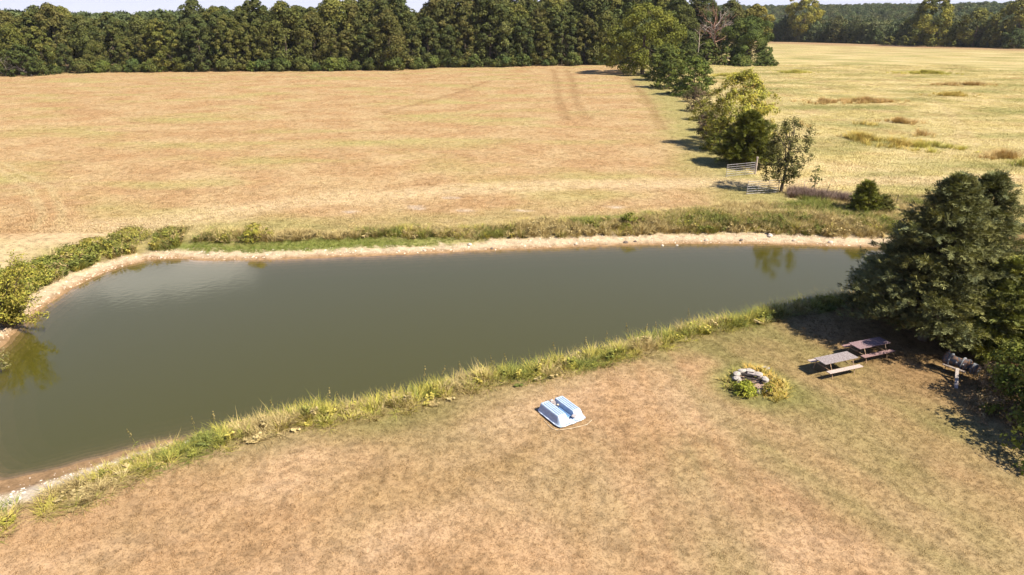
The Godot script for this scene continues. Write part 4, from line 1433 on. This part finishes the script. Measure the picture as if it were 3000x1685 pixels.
# ------------------------------------------------------------------ stones and grasses
func rocks() -> void:
	var peb := pebble_mesh()
	var b := PackedFloat32Array()
	var white := [Color(0.58, 0.48, 0.36), Color(0.50, 0.39, 0.27), Color(0.66, 0.58, 0.47), Color(0.38, 0.28, 0.19)]
	for q in bank_run(0, 14, 55.0, 0.15, 2.3):
		var wf := 1.7 if q.x < -2.0 else 2.4
		if shore(q.x, q.y) > wf + 0.6 * n_high.get_noise_2d(q.x, q.y): continue
		var s := 0.045 + 0.15 * pow(rng.randf(), 6.0)
		put(b, stand(q, Vector3(s * rf(0.8, 1.4), s, s * rf(0.8, 1.4)), 0.5, s * 0.08), pick(white, 0.22))
	for q in bank_run(13, 24, 42.0, 0.1, 1.7):
		var s := 0.05 + 0.17 * pow(rng.randf(), 3.5)
		put(b, stand(q, Vector3(s * rf(0.8, 1.4), s, s * rf(0.8, 1.4)), 0.5, s * 0.08), pick([Color(0.54, 0.40, 0.29), Color(0.46, 0.33, 0.23), Color(0.60, 0.49, 0.38)], 0.2))
	for q in bank_run(24, 36, 170.0, 0.3, 3.5):
		var ws := clampf((-12.0 - q.x) * 0.45, 0.0, 3.4)
		var d := shore(q.x, q.y)
		if d > ws or (d < ws * 0.5 and rng.randf() < 0.85): continue
		var s := 0.04 + 0.10 * pow(rng.randf(), 4.0)
		put(b, stand(q, Vector3(s * rf(0.8, 1.4), s * 0.8, s * rf(0.8, 1.4)), 0.5, s * 0.08), pick([Color(0.66, 0.58, 0.48), Color(0.56, 0.46, 0.36), Color(0.72, 0.66, 0.58)], 0.15))
	stuff("shore_gravel", peb, b, "pale limestone gravel along the pond's waterline", "gravel")
	# the larger stones one can tell apart on the far shore
	var spots := [[9.3, -53.2, 0.34, 0], [10.1, -53.4, 0.24, 0], [16.0, -53.7, 0.3, 1], [18.9, -53.75, 0.28, 0], [21.5, -54.5, 0.42, 2], [23.2, -53.6, 0.3, 1], [12.2, -52.7, 0.22, 2], [13.4, -52.8, 0.20, 2], [5.2, -52.8, 0.25, 1], [-3.4, -52.3, 0.3, 2], [-1.6, -51.7, 0.24, 0], [-8.9, -50.9, 0.22, 1], [-6.9, -51.1, 0.24, 1], [26.0, -53.2, 0.32, 2]]
	for q in spots:
		var mb := MB.new()
		rock(mb, Vector3.ZERO, Vector3(q[2] * 0.62, q[2] * 0.4, q[2] * 0.5), 8, 6, 0.14)
		var col: Color = [Color(0.16, 0.13, 0.11), Color(0.50, 0.42, 0.33), Color(0.56, 0.50, 0.42)][q[3]]
		var o := part("shore_rock", mb.mesh(mat(lin(col.r, col.g, col.b), 0.95, true)), self)
		o.position = Vector3(q[0], height(q[0], q[1]) + q[2] * 0.14, q[1])
		o.rotation.y = rf(0, TAU)
		tag(o, ["dark wet rock on the pond's far shore", "tan rock on the pond's far shore", "pale limestone rock on the pond's far shore"][q[3]], "rock", ["dark rocks on the far shore", "tan rocks on the far shore", "pale rocks on the far shore"][q[3]])

func grasses() -> void:
	var tall := [grass_clump(40, 0.26, 0.009, 0.6), grass_clump(34, 0.22, 0.010, 0.95), weed_mesh()]
	var bufs := [PackedFloat32Array(), PackedFloat32Array(), PackedFloat32Array()]
	var green := [Color(0.17, 0.19, 0.045), Color(0.22, 0.225, 0.055), Color(0.145, 0.165, 0.045)]
	var straw := [Color(0.40, 0.31, 0.14), Color(0.34, 0.26, 0.11), Color(0.45, 0.36, 0.17)]
	var yellow := [Color(0.34, 0.31, 0.06), Color(0.40, 0.34, 0.08), Color(0.28, 0.28, 0.06)]
	# near bank
	for q in bank_run(24, pond.size() - 2, 80.0, 0.1, 5.2):
		var d := shore(q.x, q.y)
		var ws := clampf((-12.0 - q.x) * 0.47, 0.0, 3.6)
		var outer := 2.35 if q.x > -9.0 else lerpf(2.4, 5.0, smoothstep(-10.0, -18.0, q.x))
		outer += 0.35 * n_mid.get_noise_2d(q.x * 3.0, q.y * 3.0)
		if d < maxf(ws, 0.12) or d > outer or not near_side(q.x, q.y): continue
		var edge := smoothstep(outer, outer - 1.0, d)
		var hh := rf(0.38, 0.92) * (0.28 + 0.70 * edge)
		if q.x < -11.0: hh *= lerpf(0.75, 0.42, smoothstep(-11.0, -14.0, q.x))
		var k := n_mid.get_noise_2d(q.x * 2.2, q.y * 2.2 + 40.0) + rf(-0.3, 0.3)
		var c := pick(green) if k > 0.14 else (pick(straw) if k < -0.12 else pick(yellow))
		if q.x > -9.0 and q.x < -4.0 and rng.randf() < 0.55: c = pick(yellow)
		var kind: int = [0, 0, 1, 1, 0, 1, 0, 1, 2][rng.randi() % 9]
		put(bufs[kind], stand(q, Vector3(1.0, hh * (0.8 if kind == 2 else 1.0), 1.0), 0.3), c)
	# far bank and the left bank
	for q in bank_run(0, 14, 85.0, 1.5, 8.0):
		var d := shore(q.x, q.y)
		if near_side(q.x, q.y): continue
		var lush := smoothstep(-29.5, -26.0, q.x) * (1.0 - smoothstep(-12.0, 2.0, q.x))
		var inner := 1.9 + 1.2 * lush + 0.5 * n_mid.get_noise_2d(q.x * 2.0, q.y * 2.0)
		var outer := 5.8 + 1.8 * n_mid.get_noise_2d(q.x * 1.3, 7.0) + 2.0 * smoothstep(0.0, 15.0, q.x)
		if d < inner or d > outer: continue
		var hh := rf(0.35, 0.95) * (0.22 + 0.75 * smoothstep(outer, outer - 2.4, d))
		var k := n_mid.get_noise_2d(q.x * 1.5 + 80.0, q.y * 2.0) + rf(-0.3, 0.3)
		var c := pick(green) if k > 0.22 else (pick(straw) if k < 0.06 or rng.randf() < 0.5 else pick(yellow))
		if q.x < -10.0 and rng.randf() < 0.4: c = pick(straw)
		var kind: int = [0, 0, 1, 1, 2][rng.randi() % 5]
		put(bufs[kind], stand(q, Vector3(1.1, hh * (0.8 if kind == 2 else 1.0), 1.1), 0.3), c)
	for q in bank_run(13, 26, 75.0, 1.7, 5.5):
		var d := shore(q.x, q.y)
		if d > 4.6 or near_side(q.x, q.y): continue
		var hh := rf(0.4, 0.9)
		put(bufs[[0, 2, 2, 1][rng.randi() % 4]], stand(q, Vector3(1.1, hh, 1.1), 0.3), pick(green if rng.randf() < 0.5 else (yellow if rng.randf() < 0.5 else straw)))
	# rough bank between the pond's right end and the fence
	for k in 9000:
		var q := Vector2(rf(7.0, 42.0), rf(-72.0, -54.0))
		var d := shore(q.x, q.y)
		if d < 3.0 or (q.x > 20.0 and q.x < 28.2 and q.y < -63.2) or q.y < -66.0 + 2.0 * n_mid.get_noise_2d(q.x * 2.0, 3.0) - (0.0 if q.x > 26.0 else (26.0 - q.x) * -0.55): continue
		var c := pick(straw) if n_mid.get_noise_2d(q.x * 1.4, q.y * 1.4 + 20.0) + rf(-0.3, 0.3) > -0.12 else pick(green)
		put(bufs[rng.randi() % 2], stand(q, Vector3(1.2, rf(0.3, 0.7), 1.2), 0.35), c)
	for k in 3:
		stuff(["bank_grass", "bank_reeds", "bank_weeds"][k], tall[k], bufs[k], ["tall green and straw grass fringing the pond", "drooping wild grass fringing the pond", "leafy green weeds fringing the pond"][k], ["grass", "grass", "weeds"][k])
	# purplish dead weeds along the fence
	var pb := PackedFloat32Array()
	for k in 420:
		var s := rng.randf()
		var q := Vector2(lerpf(28.0, 33.5, s) + rf(-0.8, 0.8), lerpf(-66.8, -63.0, s) + rf(-1.0, 1.0))
		put(pb, stand(q, Vector3(1.0, rf(0.6, 1.2), 1.0), 0.3), pick([Color(0.22, 0.16, 0.14), Color(0.28, 0.21, 0.16), Color(0.18, 0.125, 0.11)]))
	stuff("dead_weeds", tall[0], pb, "purplish brown dead weeds along the wire fence", "weeds")
	# short lush strip on the far left shore
	var tuft := turf_tuft(22, 1.1)
	var tuft2 := turf_tuft(26, 1.6)
	var lb := PackedFloat32Array()
	for q in bank_run(6, 17, 150.0, 1.0, 4.0):
		var d := shore(q.x, q.y)
		var lush := smoothstep(-29.8, -27.0, q.x) * (1.0 - smoothstep(-12.0, 4.0, q.x))
		var c := 2.4 + 0.5 * n_mid.get_noise_2d(q.x * 2.0, 9.0)
		if rng.randf() > lush or absf(d - c) > 0.95 * (0.45 + 0.55 * lush) or near_side(q.x, q.y): continue
		put(lb, stand(q, Vector3.ONE * rf(0.09, 0.16), 0.2), pick([Color(0.14, 0.185, 0.04), Color(0.18, 0.215, 0.045), Color(0.24, 0.235, 0.065)]))
	stuff("lush_grass", tuft, lb, "bright green short grass strip above the far left gravel", "grass")
	# the lawn
	var wb := PackedFloat32Array()
	for k in 90000:
		var q := Vector2(rf(-24.0, 25.0), rf(-41.0, -15.5))
		if not near_side(q.x, q.y) or not in_view(q.x, q.y): continue
		var d := shore(q.x, q.y)
		if d < 2.0 or (q.x < -11.0 and d < 3.0): continue
		var c := ground_color(q.x, q.y) * rf(0.72, 1.3)
		var s := rf(0.035, 0.065)
		put(wb, stand(q, Vector3(s * 1.6, s, s * 1.6), 0.2, 0.005), c)
	stuff("lawn_grass", tuft, wb, "short dry tan lawn grass on the near side of the pond", "grass")
	# the fields
	var fb := PackedFloat32Array()
	for k in 230000:
		var z := -54.0 - 215.0 * pow(rng.randf(), 1.7)
		var x := rf(-190.0, 165.0)
		if not in_view(x, z): continue
		var d := shore(x, z)
		if d < 5.0: continue
		var right := x > hedge_x(z)
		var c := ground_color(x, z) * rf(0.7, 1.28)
		var s := rf(0.09, 0.17) * (1.5 if right else 1.0)
		put(fb, stand(Vector2(x, z), Vector3(s * 1.7, s, s * 1.7), 0.2, 0.01), c)
	stuff("field_grass", tuft2, fb, "dry mown grass covering the fields beyond the pond", "grass")
	# clumps of taller grass left standing in the right field
	var tb := PackedFloat32Array()
	var patches := [[53.0, -96.0, 5.5, 3.2, 0], [56.5, -92.5, 4.5, 3.0, 1], [50.5, -100.0, 4.0, 3.0, 0], [61.0, -103.5, 2.6, 1.6, 2], [47.0, -113.0, 1.8, 1.2, 2], [57.5, -113.5, 2.4, 1.6, 0], [44.5, -128.0, 4.2, 2.2, 1], [65.0, -117.0, 4.4, 2.0, 2], [74.0, -147.0, 9.5, 3.0, 2], [64.0, -146.0, 5.5, 2.4, 2], [60.5, -177.0, 4.5, 2.5, 2], [67.0, -215.0, 9.0, 3.5, 1], [90.0, -228.0, 7.0, 3.0, 1], [62.0, -86.0, 4.4, 1.8, 2], [50.0, -152.0, 4.0, 2.4, 1], [118.0, -185.0, 10.0, 3.0, 2], [130.0, -225.0, 12.0, 4.0, 1], [61.5, -81.0, 2.6, 1.2, 3], [100.0, -160.0, 6.0, 2.5, 0]]
	for q in patches:
		for k in int(q[2] * q[3] * 14.0):
			var a := rf(0, TAU)
			var r := absf(rng.randfn(0.0, 0.5))
			var p := Vector2(q[0] + cos(a) * q[2] * r, q[1] + sin(a) * q[3] * 1.5 * r)
			if n_mid.get_noise_2d(p.x * 2.6, p.y * 2.6) < -0.05 + 0.1 * r: continue
			var c := pick([[Color(0.48, 0.36, 0.11), Color(0.40, 0.33, 0.10)], [Color(0.46, 0.40, 0.10), Color(0.38, 0.36, 0.09)], [Color(0.42, 0.28, 0.12), Color(0.48, 0.36, 0.16)], [Color(0.22, 0.23, 0.05), Color(0.30, 0.27, 0.07)]][q[4]])
			put(tb, stand(p, Vector3(1.5, rf(0.7, 1.35) * maxf(1.15 - r * 0.6, 0.35), 1.5), 0.3), c)
	stuff("standing_grass", tall[0], tb, "golden clumps of uncut grass standing in the right field", "grass")
	# seed stalks above the near bank
	var stalk := MB.new()
	stalk.tube([Vector3.ZERO, Vector3(0.04, 0.6, 0.0), Vector3(0.14, 1.15, 0.03)], [0.012, 0.010, 0.006], 4, Color(0.20, 0.19, 0.07), false)
	for k in 26:
		var u := rf(0.0, 1.0)
		leaf(stalk, Vector3(0.10, 0.85, 0.02).lerp(Vector3(0.16, 1.25, 0.03), u) + rdir() * 0.05 * (1.2 - u), rdir(), rf(0.02, 0.04), Color(0.26, 0.21, 0.09))
	for k in 8:
		leaf(stalk, Vector3(0.03, rf(0.2, 0.7), 0) + rdir() * 0.1, (rdir() + Vector3.UP).normalized(), rf(0.05, 0.09), Color(0.15, 0.17, 0.04), 0.25)
	var sm := stalk.mesh(M.bark)
	var xs := [-15.8, -13.7, -13.0, -10.6, -8.4, -7.9, -5.6, -4.2, -3.6, -2.6, -1.5, -0.9, -0.2, 0.5, 1.0, 2.3, 3.9, 5.1, 5.6, 6.4, 6.8, 7.3, 8.1, 9.6, 10.2]
	for k in xs.size():
		var px: float = xs[k]
		var z := -20.0
		while shore(px, z) > 0.55 and z > -45.0:
			z -= 0.05
		var o := part("seed_stalk", sm, self)
		o.transform = stand(Vector2(px, z), Vector3.ONE * rf(0.85, 1.25), 0.2)
		tag(o, "tall seeding weed stalk rising above the near bank grass" if px > -9.0 else "lone tall seed stalk on the bare near left shore", "weed", "seed stalks above the near bank" if px > -9.0 else "lone stalks on the near left shore")
